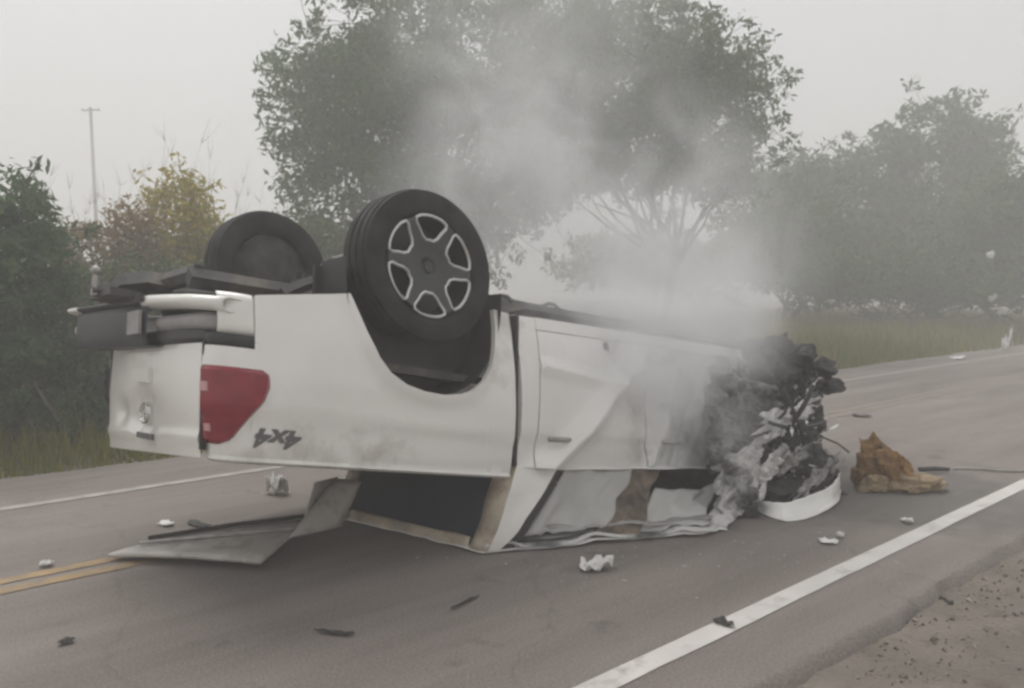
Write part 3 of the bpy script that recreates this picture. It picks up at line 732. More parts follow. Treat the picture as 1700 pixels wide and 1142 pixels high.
for sgn in (1, -1):
    b = MB(); rows = []
    for k in range(17):
        a = math.pi * k / 16; rows.append([(3.08 - .44 * math.cos(a), sgn * y, .45 + .46 * math.sin(a)) for y in (.86, .74, .6, .48)])
    b.grid(rows); b.map(TW).build('wheel_arch_liner', M['burnt'], truck, thick=.006)
    b = MB(); b.tube([(3.3, sgn * .5, .55), (3.9, sgn * .55, .58), (4.15, sgn * .60, .50)], [.05, .06, .05], 4); b.map(TW).build('frame_horn', M['burnt'], truck)
    b = MB(); b.tube([(3.0, sgn * .3, .45), (3.1, sgn * .68, .42), (3.3, sgn * .3, .45)], .03, 6); b.map(TW).build('control_arm', M['burnt'], truck)
b = MB(); b.box((3.55, .42, .72), (3.82, .66, .96), 4); b.map(TW).build('battery', M['burnt'], truck)
b = MB(); b.lathe([(.02, .03), (.10, .0), (.12, -.06), (.09, -.12), (.02, -.14)], (3.88, .66, .80), 'x', 18); b.map(TW).build('headlight_housing', M['steel'], truck)
# chunks of bracket that stick out ahead of the front end (sized from the photograph, at the nose's distance)
def chunk(name, px, py, Y, size, m, seed, n=9):
    c = at(px, py, Y); b = MB(); b.box((-1, -1, -1), (1, 1, 1), 5); r = np.random.default_rng(seed); qm, _ = np.linalg.qr(np.eye(3) + .45 * r.normal(size=(3, 3)))
    def fn(p):
        q = np.array(p); q = q * (1 + .30 * nz(q, .9, seed) + .16 * nz(q, 2.3, seed + 3)); q[0] += .35 * q[2] * nz((0, 0, q[2]), 1, seed)
        return keep_up(c + (qm @ q) * np.array(size) * .85)
    b.map(fn); return b.build(name, m, truck, smooth=False)
chunk('torn_bracket', 1368, 612, 5.85, (.075, .08, .06), M['burnt'], 3)
chunk('torn_bracket', 1378, 640, 5.85, (.085, .08, .055), M['burnt'], 9)
chunk('torn_bracket', 1340, 590, 5.8, (.06, .08, .07), M['burnt'], 14)
chunk('torn_bracket', 1350, 700, 5.75, (.07, .08, .10), M['burnt'], 24)
chunk('torn_bracket', 1375, 790, 5.6, (.07, .08, .07), M['burnt'], 31)
# torn strips, hoses and shards hanging in the nose: nobody could count them
def scraps(name, m, n, seed, box, rad, ln):
    r = np.random.default_rng(seed); b = MB()
    for i in range(n):
        p = np.array([r.uniform(*box[0]), r.uniform(*box[1]), r.uniform(*box[2])]); d = r.normal(size=3); d /= np.linalg.norm(d); L_ = r.uniform(*ln); pts_ = [p]
        for k in range(4):
            d = d + r.normal(size=3) * .3; d /= np.linalg.norm(d); p = p + d * L_ / 4; pts_.append(p)
        if r.random() < .5: b.tube(pts_, r.uniform(*rad), 5)
        else:
            w = r.normal(size=3); w /= np.linalg.norm(w); w *= r.uniform(.015, .05)
            b.grid([[q - w * (1 - .15 * k), q + w * (1 - .15 * k)] for k, q in enumerate(pts_)])
    return kind(b.map(TW).build(name, m, truck, angle=30), 'stuff')
scraps('engine_debris', M['burnt'], 50, 5, ((3.3, 3.95), (.05, .75), (.5, 1.05)), (.008, .022), (.12, .38))
scraps('torn_sheet_metal', M['steel'], 6, 6, ((3.2, 3.7), (.5, .92), (.55, 1.18)), (.005, .010), (.10, .28))
scraps('torn_panel_shreds', M['paint_soot'], 8, 8, ((2.75, 3.7), (.72, .95), (.75, 1.2)), (.006, .014), (.14, .36))
def nose_plates(name, m, n, seed, px, py, Y, size):
    """small torn, folded plates with sharp corners"""
    r = np.random.default_rng(seed); b = MB()
    for i in range(n):
        c = at(r.uniform(*px), r.uniform(*py), r.uniform(*Y)); u = r.normal(size=3); u /= np.linalg.norm(u); w = r.normal(size=3); w -= u * (u @ w); w /= np.linalg.norm(w); k = r.uniform(*size); q = r.uniform(.15, .6)
        A_, B_ = c + u * k, c - u * k * r.uniform(.5, 1); C_ = c + w * k * q + r.normal(size=3) * k * .2; D_ = c - w * k * q * r.uniform(.3, 1)
        b.poly([A_, C_, D_]); b.poly([C_, B_, D_])
    return kind(b.map(keep_up).build(name, m, truck, smooth=False, thick=.003), 'stuff')
def nose_scraps(name, m, n, seed, px, py, Y, rad, ln, wid=(.012, .04)):
    r = np.random.default_rng(seed); b = MB()
    for i in range(n):
        p = at(r.uniform(*px), r.uniform(*py), r.uniform(*Y)); d = r.normal(size=3); d /= np.linalg.norm(d); L_ = r.uniform(*ln); pts_ = [p]
        for k in range(5):
            d = d + r.normal(size=3) * .28; d /= np.linalg.norm(d); p = p + d * L_ / 5; pts_.append(p)
        kd = r.random()
        if kd < .3: b.tube(pts_, r.uniform(*rad), 5)
        elif kd < .65:                                              # blocky burnt components
            h3 = r.uniform(.2, 1, 3) * wid[1] * 1.1; ax = r.normal(size=(3, 3)); qm, _ = np.linalg.qr(ax); m0 = len(b.v); b.box(-h3, h3, 1)
            b.v[m0:] = [tuple(pts_[0] + qm @ np.array(v_)) for v_ in b.v[m0:]]
        else:
            w = r.normal(size=3); w /= np.linalg.norm(w); w *= r.uniform(*wid)
            b.grid([[q - w * (1 - .03 * k), q + w * .3 * math.sin(k * 2), q + w * (1 - .05 * k)] for k, q in enumerate(pts_)])
    return kind(b.map(keep_up).build(name, m, truck, angle=30), 'stuff')
def crumpled(name, quad, m, amp, seed, n=34, freq=5.0, thick=.003, ragged=.12, angle=18):
    """sheet metal screwed up like paper: ridged folds, ragged rim"""
    A_, B_, C_, D_ = [np.array(q, float) for q in quad]; nrm = np.cross(B_ - A_, D_ - A_); nrm /= np.linalg.norm(nrm); b = MB(); rows = []
    for i in range(n + 1):
        row = []
        for j in range(n + 1):
            u, v = i / n, j / n; eu = ragged * nz((u * 5, v * 5, seed), 1.0); ev = ragged * nz((u * 5, v * 5, seed + 9), 1.0); u2, v2 = u + eu * (abs(u - .5) * 2) ** 3, v + ev * (abs(v - .5) * 2) ** 3
            p = (A_ * (1 - u2) + B_ * u2) * (1 - v2) + (D_ * (1 - u2) + C_ * u2) * v2
            r1 = 1 - 2 * abs(nz(p, freq, seed)); r2 = 1 - 2 * abs(nz(p, freq * 2.1, seed + 3)); r3 = 1 - 2 * abs(nz(p, freq * 4.3, seed + 5))
            p = p + nrm * amp * (r1 + .5 * r2 + .25 * r3 - .8); row.append(keep_up(p))
        rows.append(row)
    b.grid(rows); return b.build(name, m, truck, smooth=True, thick=thick, angle=angle)
crumpled('crushed_fender', [at(1170, 610, 5.2), at(1290, 640, 5.5), at(1295, 780, 5.4), at(1180, 785, 5.05)], M['paint_burnt'], .05, 3, 54, 9, angle=8)
crumpled('crushed_fender', [at(1185, 775, 4.9), at(1270, 720, 5.2), at(1262, 820, 5.05), at(1205, 880, 4.7)], M['paint_soot'], .045, 11, 44, 10, angle=8)
crumpled('crushed_inner_wing', [at(1255, 575, 5.6), at(1352, 585, 5.95), at(1345, 730, 5.75), at(1275, 735, 5.4)], M['burnt'], .08, 17, 44, 6, angle=8)
crumpled('crushed_radiator_panel', [at(1320, 660, 5.6), at(1362, 690, 5.8), at(1392, 830, 5.5), at(1325, 830, 5.3)], M['burnt'], .08, 23, 44, 8, angle=8)
crumpled('crushed_bonnet_edge', [at(1255, 735, 5.35), at(1352, 715, 5.6), at(1350, 828, 5.35), at(1262, 835, 5.15)], M['burnt'], .11, 29, 50, 8, angle=8)
crumpled('torn_wing_strip', [at(1262, 690, 5.2), at(1345, 665, 5.45), at(1352, 684, 5.45), at(1272, 735, 5.15)], M['shiny'], .03, 31, 30, 12, .003, .5, angle=8)
crumpled('torn_wing_strip', [at(1240, 800, 5.05), at(1300, 735, 5.15), at(1312, 748, 5.1), at(1262, 822, 5.0)], M['shiny'], .03, 37, 30, 12, .003, .6, angle=8)
crumpled('torn_wing_strip', [at(1318, 815, 5.1), at(1388, 752, 5.25), at(1392, 772, 5.25), at(1330, 830, 5.05)], M['steel'], .03, 41, 30, 12, .003, .6, angle=8)
crumpled('torn_wing_strip', [at(1285, 770, 5.1), at(1345, 735, 5.2), at(1352, 752, 5.2), at(1292, 792, 5.1)], M['steel'], .035, 43, 30, 13, .003, .7, angle=8)
nose_scraps('engine_debris', M['burnt'], 46, 15, (1270, 1372), (690, 825), (5.15, 5.5), (.006, .014), (.10, .26), (.010, .035))
nose_scraps('engine_debris', M['burnt'], 16, 16, (1325, 1362), (590, 690), (5.65, 5.9), (.007, .014), (.06, .14), (.012, .035))
nose_plates('torn_sheet_metal', M['shiny'], 24, 17, (1270, 1385), (700, 828), (5.05, 5.3), (.010, .05))
nose_plates('torn_sheet_metal', M['shiny'], 16, 18, (1318, 1362), (640, 720), (5.3, 5.6), (.010, .028))
b = MB()
for k, (pa, pb_, pc) in enumerate((((1275, 700), (1320, 720), (1370, 700)), ((1262, 760), (1310, 745), (1385, 770)), ((1300, 650), (1335, 700), (1340, 780)), ((1350, 640), (1330, 690), (1290, 735)))):
    P0, P1, P2 = at(*pa, 5.2), at(*pb_, 5.1), at(*pc, 5.4); b.tube([P0 * (1 - t) ** 2 + 2 * P1 * t * (1 - t) + P2 * t * t for t in np.linspace(0, 1, 12)], .012 + .004 * (k % 2), 8)
kind(b.build('hose', M['black'], truck), 'stuff')
# white corner of the front bumper, resting on the road
b = MB(); rows = []
keyp = [ground(1238, 818, .05), ground(1262, 850, .01), ground(1305, 866, .005), ground(1350, 858, .005), ground(1388, 836, .02), ground(1396, 815, .04)]
key_h = [.04, .07, .085, .10, .11, .12]; key_d = [.02, .08, .10, .10, .06, .02]
tt = np.linspace(0, 5, 32)
for t in tt:
    i = min(4, int(t)); s = t - i; P0, P1, P2, P3 = keyp[max(0, i - 1)], keyp[i], keyp[i + 1], keyp[min(5, i + 2)]
    p = .5 * (2 * P1 + (P2 - P0) * s + (2 * P0 - 5 * P1 + 4 * P2 - P3) * s ** 2 + (3 * P1 - P0 - 3 * P2 + P3) * s ** 3); h_ = key_h[i] * (1 - s) + key_h[i + 1] * s; dd = key_d[i] * (1 - s) + key_d[i + 1] * s
    row = []
    for k in range(8):
        u = k / 7; row.append((p[0] + .02 * nz((t, u, 0), 2), p[1] + dd * u ** .6 * 1.2, max(.008, p[2] + h_ * u ** 1.3 + .012 * nz((t * 2, u, 5), 2))))
    rows.append(row)
b.grid(rows); o = b.build('bumper_fragment', M['bumper_white'], truck, thick=.008); o['label'] = 'torn white front bumper corner resting on the road'
chunk('glint_and_dark_bit', 680, 832, 4.80, (.050, .02, .014), M['white_scrap_and_glint'], 61); chunk('glint_and_dark_bit', 706, 828, 4.78, (.030, .02, .010), M['white_scrap_and_glint'], 64); chunk('glint_and_dark_bit', 700, 862, 4.70, (.07, .05, .05), M['burnt'], 66)  # white bits stand in for glints in the rear window, dark bit fills it
# mangled bits around it
chunk('torn_bracket', 1285, 815, 5.25, (.16, .14, .08), M['burnt'], 41)
chunk('torn_bracket', 1345, 780, 5.45, (.13, .12, .09), M['burnt'], 47)
chunk('torn_bracket', 1230, 845, 5.0, (.10, .10, .05), M['burnt'], 52)
# --- bed cover hanging out under the bed ------------------------------------
def sheet(name, quad, m, nu=14, nv=8, thick=.018, bow=.0, parent=None, seed=0):
    A_, B_, C_, D_ = [np.array(q, float) for q in quad]; b = MB(); rows = []
    for i in range(nu + 1):
        u = i / nu; row = []
        for j in range(nv + 1):
            v = j / nv; p = (A_ * (1 - u) + B_ * u) * (1 - v) + (D_ * (1 - u) + C_ * u) * v
            p[2] += bow * math.sin(math.pi * u) + .006 * nz(p, 4, seed); row.append(p)
        rows.append(row)
    b.grid(rows); return b.build(name, m, parent or truck, thick=thick)
q = [ground(180, 922, .03), ground(432, 934, .06), ground(512, 864, .10), ground(262, 899, .035)]
cov = sheet('bed_cover', q, M['cover'], 18, 8, .022, .01); cov['label'] = 'bent grey bed cover hanging out onto the road'
sheet('cover_fold', [q[1] * .12 + q[2] * .88, q[2] + np.array([.02, .02, 0]), at(560, 792, 4.75), at(524, 800, 4.6)], M['cover'], 6, 8, .018, 0, cov, 3)
sheet('cover_flap', [q[2] * .55 + q[1] * .45, ground(566, 874, .05), at(600, 800, 4.7), at(556, 796, 4.7)], M['cover'], 6, 8, .018, 0, cov, 4)
b = MB(); b.tube([q[3] + np.array([-.05, 0, .02]), q[3] * .5 + q[2] * .5 + np.array([0, 0, .035]), q[2] + np.array([.02, .0, .03])], .013, 6); b.build('cover_rail', M['seam'], cov)
m1 = lambda u: (q[0] * .55 + q[3] * .45) * (1 - u) + (q[1] * .35 + q[2] * .65) * u + np.array([0, 0, .03])
b = MB(); b.tube([m1(0.05), m1(.5), m1(1)], .010, 6); b.build('cover_rail', M['steel'], cov)

# ------------------------------------------------------------------ debris on the road
def scrap(name, label, cat, px, py, size, m, seed, lift=0.0, group=None):
    c = ground(px, py, 0); b = MB(); r = np.random.default_rng(seed); n = 9
    yaw = r.uniform(0, 3.1); rows = []
    for i in range(n):
        row = []
        for j in range(n):
            u, v = i / (n - 1) * 2 - 1, j / (n - 1) * 2 - 1
            k = 1 + .35 * nz((u, v, seed), 1.3)
            x, y = u * size[0] * k * (1 - .25 * abs(v)), v * size[1] * k; z = size[2] * (.5 + nz((u * 1.2, v * 1.2, seed), 1.4) + .5 * nz((u, v, seed + 4), 3))
            row.append((c[0] + x * math.cos(yaw) - y * math.sin(yaw), c[1] + x * math.sin(yaw) + y * math.cos(yaw), max(.008, .008 + z)))
        rows.append(row)
    b.grid(rows); o = b.build(name, m, None, thick=.004, angle=20)
    return tag(o, label, cat, group)
scrap('paper_scrap', 'crumpled white scrap on the road in front of the cab doors', 'debris', 988, 946, (.085, .05, .06), M['white_scrap_and_glint'], 3)
scrap('paper_scrap', 'small white triangular scrap on the road beneath the tail light', 'debris', 460, 820, (.08, .05, .12), M['white_scrap_and_glint'], 9)
scrap('paper_scrap', 'flat white scrap beside the dark strip behind the bed cover', 'debris', 276, 872, (.06, .03, .012), M['white_scrap_and_glint'], 14)
scrap('rubber_strip', 'flat dark strip on the road behind the bed cover', 'debris', 330, 873, (.12, .03, .012), M['dark_scrap'], 21)
scrap('glass_chip', 'tiny white chip just above the yellow centre line', 'debris', 76, 940, (.03, .03, .02), M['white_scrap_and_glint'], 25)
scrap('plastic_piece', 'flat white plastic piece near the torn bumper corner', 'debris', 1376, 902, (.055, .03, .015), M['white_scrap_and_glint'], 31)
scrap('glass_chip', 'small bright chip beside the flat white plastic piece', 'debris', 1395, 893, (.018, .018, .03), M['white_scrap_and_glint'], 35)
scrap('glass_chip', 'white chip lying close to the white edge line', 'debris', 1506, 868, (.04, .03, .025), M['white_scrap_and_glint'], 38)
scrap('rubber_strip', 'dark curled scrap lying on the white edge line', 'debris', 1202, 1038, (.045, .022, .02), M['dark_scrap'], 42)
scrap('rubber_strip', 'dark flat fragment on the far lane beyond the brown heap', 'debris', 1430, 692, (.11, .06, .02), M['dark_scrap'], 46)
scrap('twig', 'thin dark streak of twig on the empty near lane', 'debris', 560, 1054, (.085, .012, .008), M['dark_scrap'], 51)
scrap('rubber_strip', 'small dark lump on the near lane below the yellow line', 'debris', 110, 1068, (.03, .02, .012), M['dark_scrap'], 54)
scrap('twig', 'slender dark sliver on the road below the bed cover shadow', 'debris', 770, 1004, (.10, .008, .008), M['dark_scrap'], 58)
scrap('twig', 'short dark sliver on the dirt shoulder', 'debris', 1570, 1003, (.035, .010, .02), M['dark_scrap'], 62)
b = MB(); b.tube([ground(1526, 779, .03), ground(1552, 778, .03), ground(1576, 779, .03)], [.018, .02, .015], 6); tag(b.build('metal_rod', M['dark_scrap']), 'short dark rod on the road behind the brown heap', 'debris')
p0, p1 = ground(1582, 778, .012), ground(1760, 783, .012)
b = MB(); b.tube([p0 + (p1 - p0) * t + np.array([0, .05 * nz((t * 3, 0, 0)), 0]) for t in np.linspace(0, 1, 16)], .009, 6); tag(b.build('trim_strip', M['faded_line']), 'long thin pale trim strip lying across the near lane', 'debris')
# white litter by the far kerb
for k, (px, py) in enumerate(((1590, 596), (1672, 582))):
    scrap('paper_scrap', ['flat pale litter on the far road edge', 'upright pale scrap at the far road edge beside the grass'][k], 'debris', px, py, ((.25, .12, .05), (.16, .10, .45))[k], M['white_scrap_and_glint'], 70 + k)
# crumbs of window glass round the cab: nobody could count them
pts = []
for i in range(420):
    c = ground(rng.uniform(700, 1420), rng.uniform(880, 960)); c[:2] += rng.normal(size=2) * .15; k = rng.uniform(.003, .009)
    t = c + np.array([0, 0, .004]) + rng.normal(size=(3, 3)) * k * np.array([1, 1, .25]); t[:, 2] = np.maximum(t[:, 2], .004) + .002; pts.append(t)
kind(np_mesh('glass_crumbs', pts, 3, M['glass_crumb']), 'stuff')
# the rusty brown heap
heap = thing('debris_heap', 'crumpled rust-brown and tan debris heap on the road ahead of the smashed nose', 'debris', ground(1490, 822))
def lump(name, c, size, m, seed, lean=(0, 0)):
    b = MB(); b.lathe([(.001, -1)] + [(math.sin(math.pi * k / 14), -math.cos(math.pi * k / 14)) for k in range(1, 14)] + [(.001, 1)], (0, 0, 0), 'z', 26)
    def fn(p):
        q_ = np.array(p); r = 1 + .45 * nz(q_, 1.5, seed) + .35 * nz(q_, 3.3, seed + 2) + .2 * nz(q_, 7, seed + 5); w = q_ * r * np.array(size); w[0] += lean[0] * w[2]; w[1] += lean[1] * w[2]; w = w + c
        return (w[0], w[1], max(.006, w[2]))
    return b.map(fn).build(name, m, heap, angle=22)
hb = ground(1465, 815)
lump('brown_fill', hb + np.array([.02, .08, .15]), (.14, .12, .19), M['rust'], 3, (-.3, 0))
lump('brown_fill', hb + np.array([-.08, .06, .10]), (.10, .10, .15), M['rust'], 8)
lump('brown_fill', hb + np.array([.14, .10, .15]), (.10, .10, .12), M['rust'], 12, (-.6, 0))
lump('tan_fill', hb + np.array([.20, .0, .05]), (.17, .09, .075), M['tan'], 17)
lump('tan_fill', hb + np.array([-.07, -.01, .05]), (.10, .07, .08), M['tan'], 22)
lump('tan_fill', hb + np.array([.34, .03, .05]), (.12, .08, .05), M['tan'], 27)

def fibres(name, m, n, seed, c, spread, ln):
    r = np.random.default_rng(seed); b = MB()
    for i in range(n):
        p = c + r.normal(size=3) * np.array(spread); p[2] = abs(p[2] - .01) + .01; d = r.normal(size=3) * np.array([.7, .7, .6]) + np.array([0, 0, .6]); d /= np.linalg.norm(d); L_ = r.uniform(*ln); w = r.normal(size=3) * .012; rows = []
        for k in range(4):
            rows.append([np.maximum(p - w * (1 - k * .2), [-99, -99, .005]), np.maximum(p + w * (1 - k * .2), [-99, -99, .005])]); d = d + r.normal(size=3) * .5; d /= np.linalg.norm(d); p = p + d * L_ / 3
        b.grid(rows)
    return kind(b.build(name, m, heap), 'stuff')
fibres('torn_fibre', M['rust'], 170, 5, hb + np.array([.0, .07, .10]), (.05, .04, .05), (.04, .09))
fibres('torn_fibre', M['tan'], 90, 6, hb + np.array([.10, .02, .04]), (.09, .03, .02), (.03, .06))
# ------------------------------------------------------------------ vegetation
def leaves(centers, radii, per, size, seed, flat=.7, shape=.42):
    r = np.random.default_rng(seed); C_ = np.repeat(np.asarray(centers), per, axis=0); R_ = np.repeat(np.asarray(radii), per)
    n = len(C_); d = r.normal(size=(n, 3)); d /= np.linalg.norm(d, axis=1)[:, None]; d *= (r.random(n) ** .5)[:, None]; d[:, 2] *= flat
    P_ = C_ + d * R_[:, None]
    u = r.normal(size=(n, 3)); u /= np.linalg.norm(u, axis=1)[:, None]; w = r.normal(size=(n, 3)); w -= u * (u * w).sum(1)[:, None]; w /= np.linalg.norm(w, axis=1)[:, None]
    s = size * (.55 + .9 * r.random(n)); L_ = u * s[:, None]; W_ = w * (s * shape)[:, None]
    return np.stack([P_ - L_, P_ + W_ * .8 - L_ * .1, P_ + L_, P_ - W_ * .8 - L_ * .1], axis=1)

def tree(name, label, base, trunk_h, ells, n_clump, clump_r, per, size, lm, bm_, seed, group=None, tr=.22, stems=1, cat='tree', limb_every=5, fringe=.5):
    """ells: crown volumes (centre, radii); clumps sit in them, limbs run to the clumps"""
    r = np.random.default_rng(seed); t = thing(name, label, cat, base, group)
    vol = np.array([np.prod(e[1]) ** .8 for e in ells]); vol /= vol.sum(); cs = []
    for i in range(n_clump):
        c, rad = ells[r.choice(len(ells), p=vol)]; d = r.normal(size=3); d /= np.linalg.norm(d); d *= r.uniform(.35, 1.0) ** .45
        cs.append(np.array(c) + d * np.array(rad))
    cs = np.array(cs); rs = clump_r * r.uniform(.6, 1.25, len(cs))
    fs = []; fd = []
    for i in range(int(n_clump * fringe)):                       # loose sprays that ragged the outline
        c, rad = ells[r.choice(len(ells), p=vol)]; d = r.normal(size=3); d /= np.linalg.norm(d)
        fs.append(np.array(c) + d * np.array(rad) * r.uniform(1.0, 1.12) + d * clump_r * r.uniform(.2, 1.0)); fd.append(d)
    parts = [leaves(cs, rs, per, size, seed + 1)]
    if fs: parts.append(leaves(np.array(fs), clump_r * r.uniform(.25, .6, len(fs)), max(8, per // 5), size * .9, seed + 2, flat=.9))
    np_mesh('crown', np.concatenate(parts), 4, lm, t)
    b = MB(); base = np.array(base, float); cen = np.mean([e[0] for e in ells], axis=0)
    forks = []
    for s in range(stems):
        off = np.array([r.normal() * .18, r.normal() * .18, 0]) if stems > 1 else np.zeros(3)
        top = base + np.array([0, 0, trunk_h]) + (cen - base) * np.array([.3, .3, 0]) + off * 3.5
        pts_ = [base + off * .5 + (top - base - off * .5) * k / 5 + np.array([r.normal() * .05, r.normal() * .05, 0]) * (k > 0) for k in range(6)]
        pts_[0][2] -= .1
        b.tube(pts_, [tr / stems ** .4 * (1.25 - .55 * k / 5) for k in range(6)], 8); forks.append(top)
    for i, c in enumerate(cs):
        if i % limb_every: continue
        f = forks[i % len(forks)]; mid = f * .5 + c * .5 + np.array([0, 0, -.08 * np.linalg.norm(c - f)]) + r.normal(size=3) * .12 * clump_r * 2
        L_ = np.linalg.norm(c - f); r0 = min(tr * .36, .02 + .011 * L_)
        b.tube([f - np.array([0, 0, .1]), f * .75 + mid * .25 + r.normal(size=3) * .10, mid + r.normal(size=3) * .10, mid * .4 + c * .6 + r.normal(size=3) * .2, c], [r0, r0 * .8, r0 * .55, r0 * .35, r0 * .12], 5, cap=False)
    for c, d in zip(fs, fd):
        s0 = c - d * clump_r * 1.6 + r.normal(size=3) * clump_r * .3; b.tube([s0, s0 * .5 + c * .5 + r.normal(size=3) * clump_r * .12, c + d * clump_r * .35], [.012, .009, .004], 3, cap=False)
    b.build('trunk', bm_, t); return t
def E(px, py, Y, rx, ry, rz=None):
    """crown volume from its picture centre and half-sizes in photo pixels at ground distance Y"""
    k = Y / F_PX; return (at(px, py, Y), (rx * k, (rz or rx) * k, ry * k))
def gbase(px, Y, z=-.05): p = at(px, 480, Y); return (p[0], p[1], z)

tree('broad_tree', 'broad dense roadside tree behind the rear wheel, its crown reaching low', gbase(740, 19), 2.0,
     [E(650, 170, 19, 160, 150), E(570, 120, 19, 105, 100), E(530, 220, 19, 75, 80), E(760, 80, 19, 190, 150), E(760, 260, 19.5, 170, 130), E(590, 320, 19, 100, 80), E(900, 100, 19.5, 140, 150), E(840, 340, 20, 80, 80), E(600, 390, 18.5, 90, 50), E(740, 390, 19, 110, 60), E(500, 300, 19, 40, 40)],
     340, .72, 125, .105, M['leaf_tree'], M['bark'], 11, 'trees beyond the road', .24, 2, fringe=1.0)
tree('broad_tree', 'roadside tree with open underside and forked trunk seen through the smoke', gbase(1085, 20), 2.3,
     [E(1020, 120, 20, 140, 150), E(1180, 190, 20, 85, 90), E(1140, 120, 20, 100, 75), E(1235, 180, 20, 45, 60), E(1010, 230, 20.5, 110, 55), E(1180, 255, 20, 75, 35), E(960, 290, 20.5, 60, 35), E(1120, 290, 20.5, 120, 32), E(1210, 300, 20, 60, 30), E(930, 330, 20.5, 45, 45)],
     240, .62, 105, .105, M['leaf_tree'], M['bark'], 23, 'trees beyond the road', .17, 3, limb_every=10, fringe=1.4)
tree('bushy_tree', 'tall hazy bushy tree standing in the right hand roadside scrub', gbase(1560, 33), 2.0,
     [E(1540, 300, 33, 110, 110), E(1550, 220, 33, 70, 45), E(1620, 260, 33, 55, 60), E(1470, 270, 33, 55, 40), E(1560, 410, 32, 150, 80)],
     170, .95, 110, .17, M['leaf_far'], M['bark'], 31, 'scrub trees further off', .22, 2)
tree('bushy_tree', 'low rounded hazy tree between the smoke and the taller bushy tree', gbase(1360, 36), 1.6,
     [E(1350, 340, 36, 95, 75), E(1330, 300, 36, 55, 35), E(1420, 330, 36, 60, 60), E(1380, 420, 35, 120, 60)],
     120, .95, 100, .18, M['leaf_far'], M['bark'], 37, 'scrub trees further off', .2, 2)
tree('bushy_tree', 'dark hazy bush by the pale spots at the right hand verge', gbase(1690, 26), 1.2,
     [E(1690, 390, 26, 90, 100), E(1620, 440, 26, 90, 60), E(1700, 310, 26, 40, 40), E(1540, 460, 27, 90, 45)],
     120, .7, 110, .15, M['leaf_far'], M['bark'], 41, 'scrub trees further off', .16, 2)
tree('bushy_tree', 'hazy low thicket filling in beside the open tree at the smoke edge', gbase(1300, 30), 1.0,
     [E(1290, 410, 30, 90, 60), E(1260, 340, 30, 50, 50), E(1420, 430, 30, 100, 50), E(1340, 370, 30, 60, 60)], 110, .85, 110, .16, M['leaf_far'], M['bark'], 47, 'scrub trees further off', .16, 2)
tree('bushy_tree', 'low understorey bush along the foot of the tall bushy tree', gbase(1500, 25), .5,
     [E(1450, 455, 26, 110, 45), E(1590, 465, 25, 110, 40), E(1360, 460, 27, 80, 35)], 110, .55, 100, .11, M['leaf_far'], M['bark'], 67, 'scrub trees further off', .08, 3, 'bush')
tree('bushy_tree', 'far hazy thicket seen under the crown of the open tree', gbase(1180, 46), 1.2,
     [E(1150, 440, 46, 140, 35), E(1010, 435, 46, 90, 40), E(1250, 420, 46, 70, 50)], 90, 1.2, 70, .24, M['leaf_far'], M['bark'], 43, 'scrub trees further off', .2, 2)
# left hand scrub
tree('green_bush', 'dense dark green bush at the far road edge left of the tow ball', gbase(40, 7.6), .5,
     [E(-20, 420, 7.6, 130, 110), E(20, 600, 7.4, 120, 150), E(90, 520, 7.7, 70, 110), E(-60, 560, 7.4, 120, 190), E(120, 660, 7.6, 60, 90), E(20, 350, 7.8, 45, 60)],
     230, .26, 120, .045, M['leaf_bush'], M['bark'], 51, 'scrub along the far verge', .05, 3, 'bush')
tree('green_bush', 'low green shrub behind the tailgate and spare tyre', gbase(230, 10.5), .4,
     [E(200, 560, 10.5, 90, 110), E(150, 500, 10.2, 60, 60), E(300, 500, 11, 90, 60), E(410, 470, 11.5, 90, 50)],
     130, .32, 100, .06, M['leaf_shrub'], M['bark'], 53, 'scrub along the far verge', .05, 3, 'bush')
tree('yellow_shrub', 'upright yellow-leaved shrub beside the far rear wheel', gbase(300, 13), .7,
     [E(300, 340, 13, 48, 55), E(330, 390, 13, 50, 70), E(260, 400, 13, 40, 60), E(300, 450, 13, 80, 60)],
     80, .34, 80, .06, M['leaf_yellow'], M['pale_bark'], 57, 'scrub along the far verge', .05, 4, 'bush')
tree('brown_shrub', 'dry reddish brown shrub below the utility pole', gbase(180, 12), .6,
     [E(150, 430, 12, 60, 50), E(215, 400, 12, 45, 55), E(190, 470, 12, 90, 60), E(110, 460, 12, 50, 50)],
     90, .32, 70, .055, M['leaf_brown'], M['pale_bark'], 59, 'scrub along the far verge', .04, 4, 'bush')
tree('green_bush', 'green scrub bush between the raised rear wheels and the broad tree', gbase(520, 15), .7,
     [E(520, 420, 15, 90, 50), E(440, 410, 15, 60, 40), E(620, 430, 15.5, 90, 50)], 90, .45, 80, .075, M['leaf_shrub'], M['bark'], 61, 'scrub along the far verge', .06, 3, 'bush')
# bare twiggy shrub
def bare(name, label, base, hgt, spread, n, seed, m):
    r = np.random.default_rng(seed); b = MB(); base = np.array(base)
    for i in range(n):
        p = base + np.array([r.normal() * spread * .3, r.normal() * spread * .3, 0]); d = np.array([r.normal() * .16, r.normal() * .16, 1]); h = hgt * r.uniform(.55, 1.0); pts_ = [p]
        for k in range(6):
            d = d + r.normal(size=3) * np.array([.10, .10, .03]); p = p + d / np.linalg.norm(d) * h / 6; pts_.append(p)
            if k > 1:
                for _ in range(4):
                    e = d + r.normal(size=3) * .38; L_ = h * .10 * r.uniform(.4, 1.2); b.tube([p, p + e * L_ * .5, p + e * L_ + r.normal(size=3) * .06], [.006, .004, .002], 3, cap=False)
        b.tube(pts_, [.020, .016, .012, .009, .007, .004, .002], 4)
    o = b.build(name, m); return tag(o, label, 'shrub', 'bare shrubs beyond the verge')
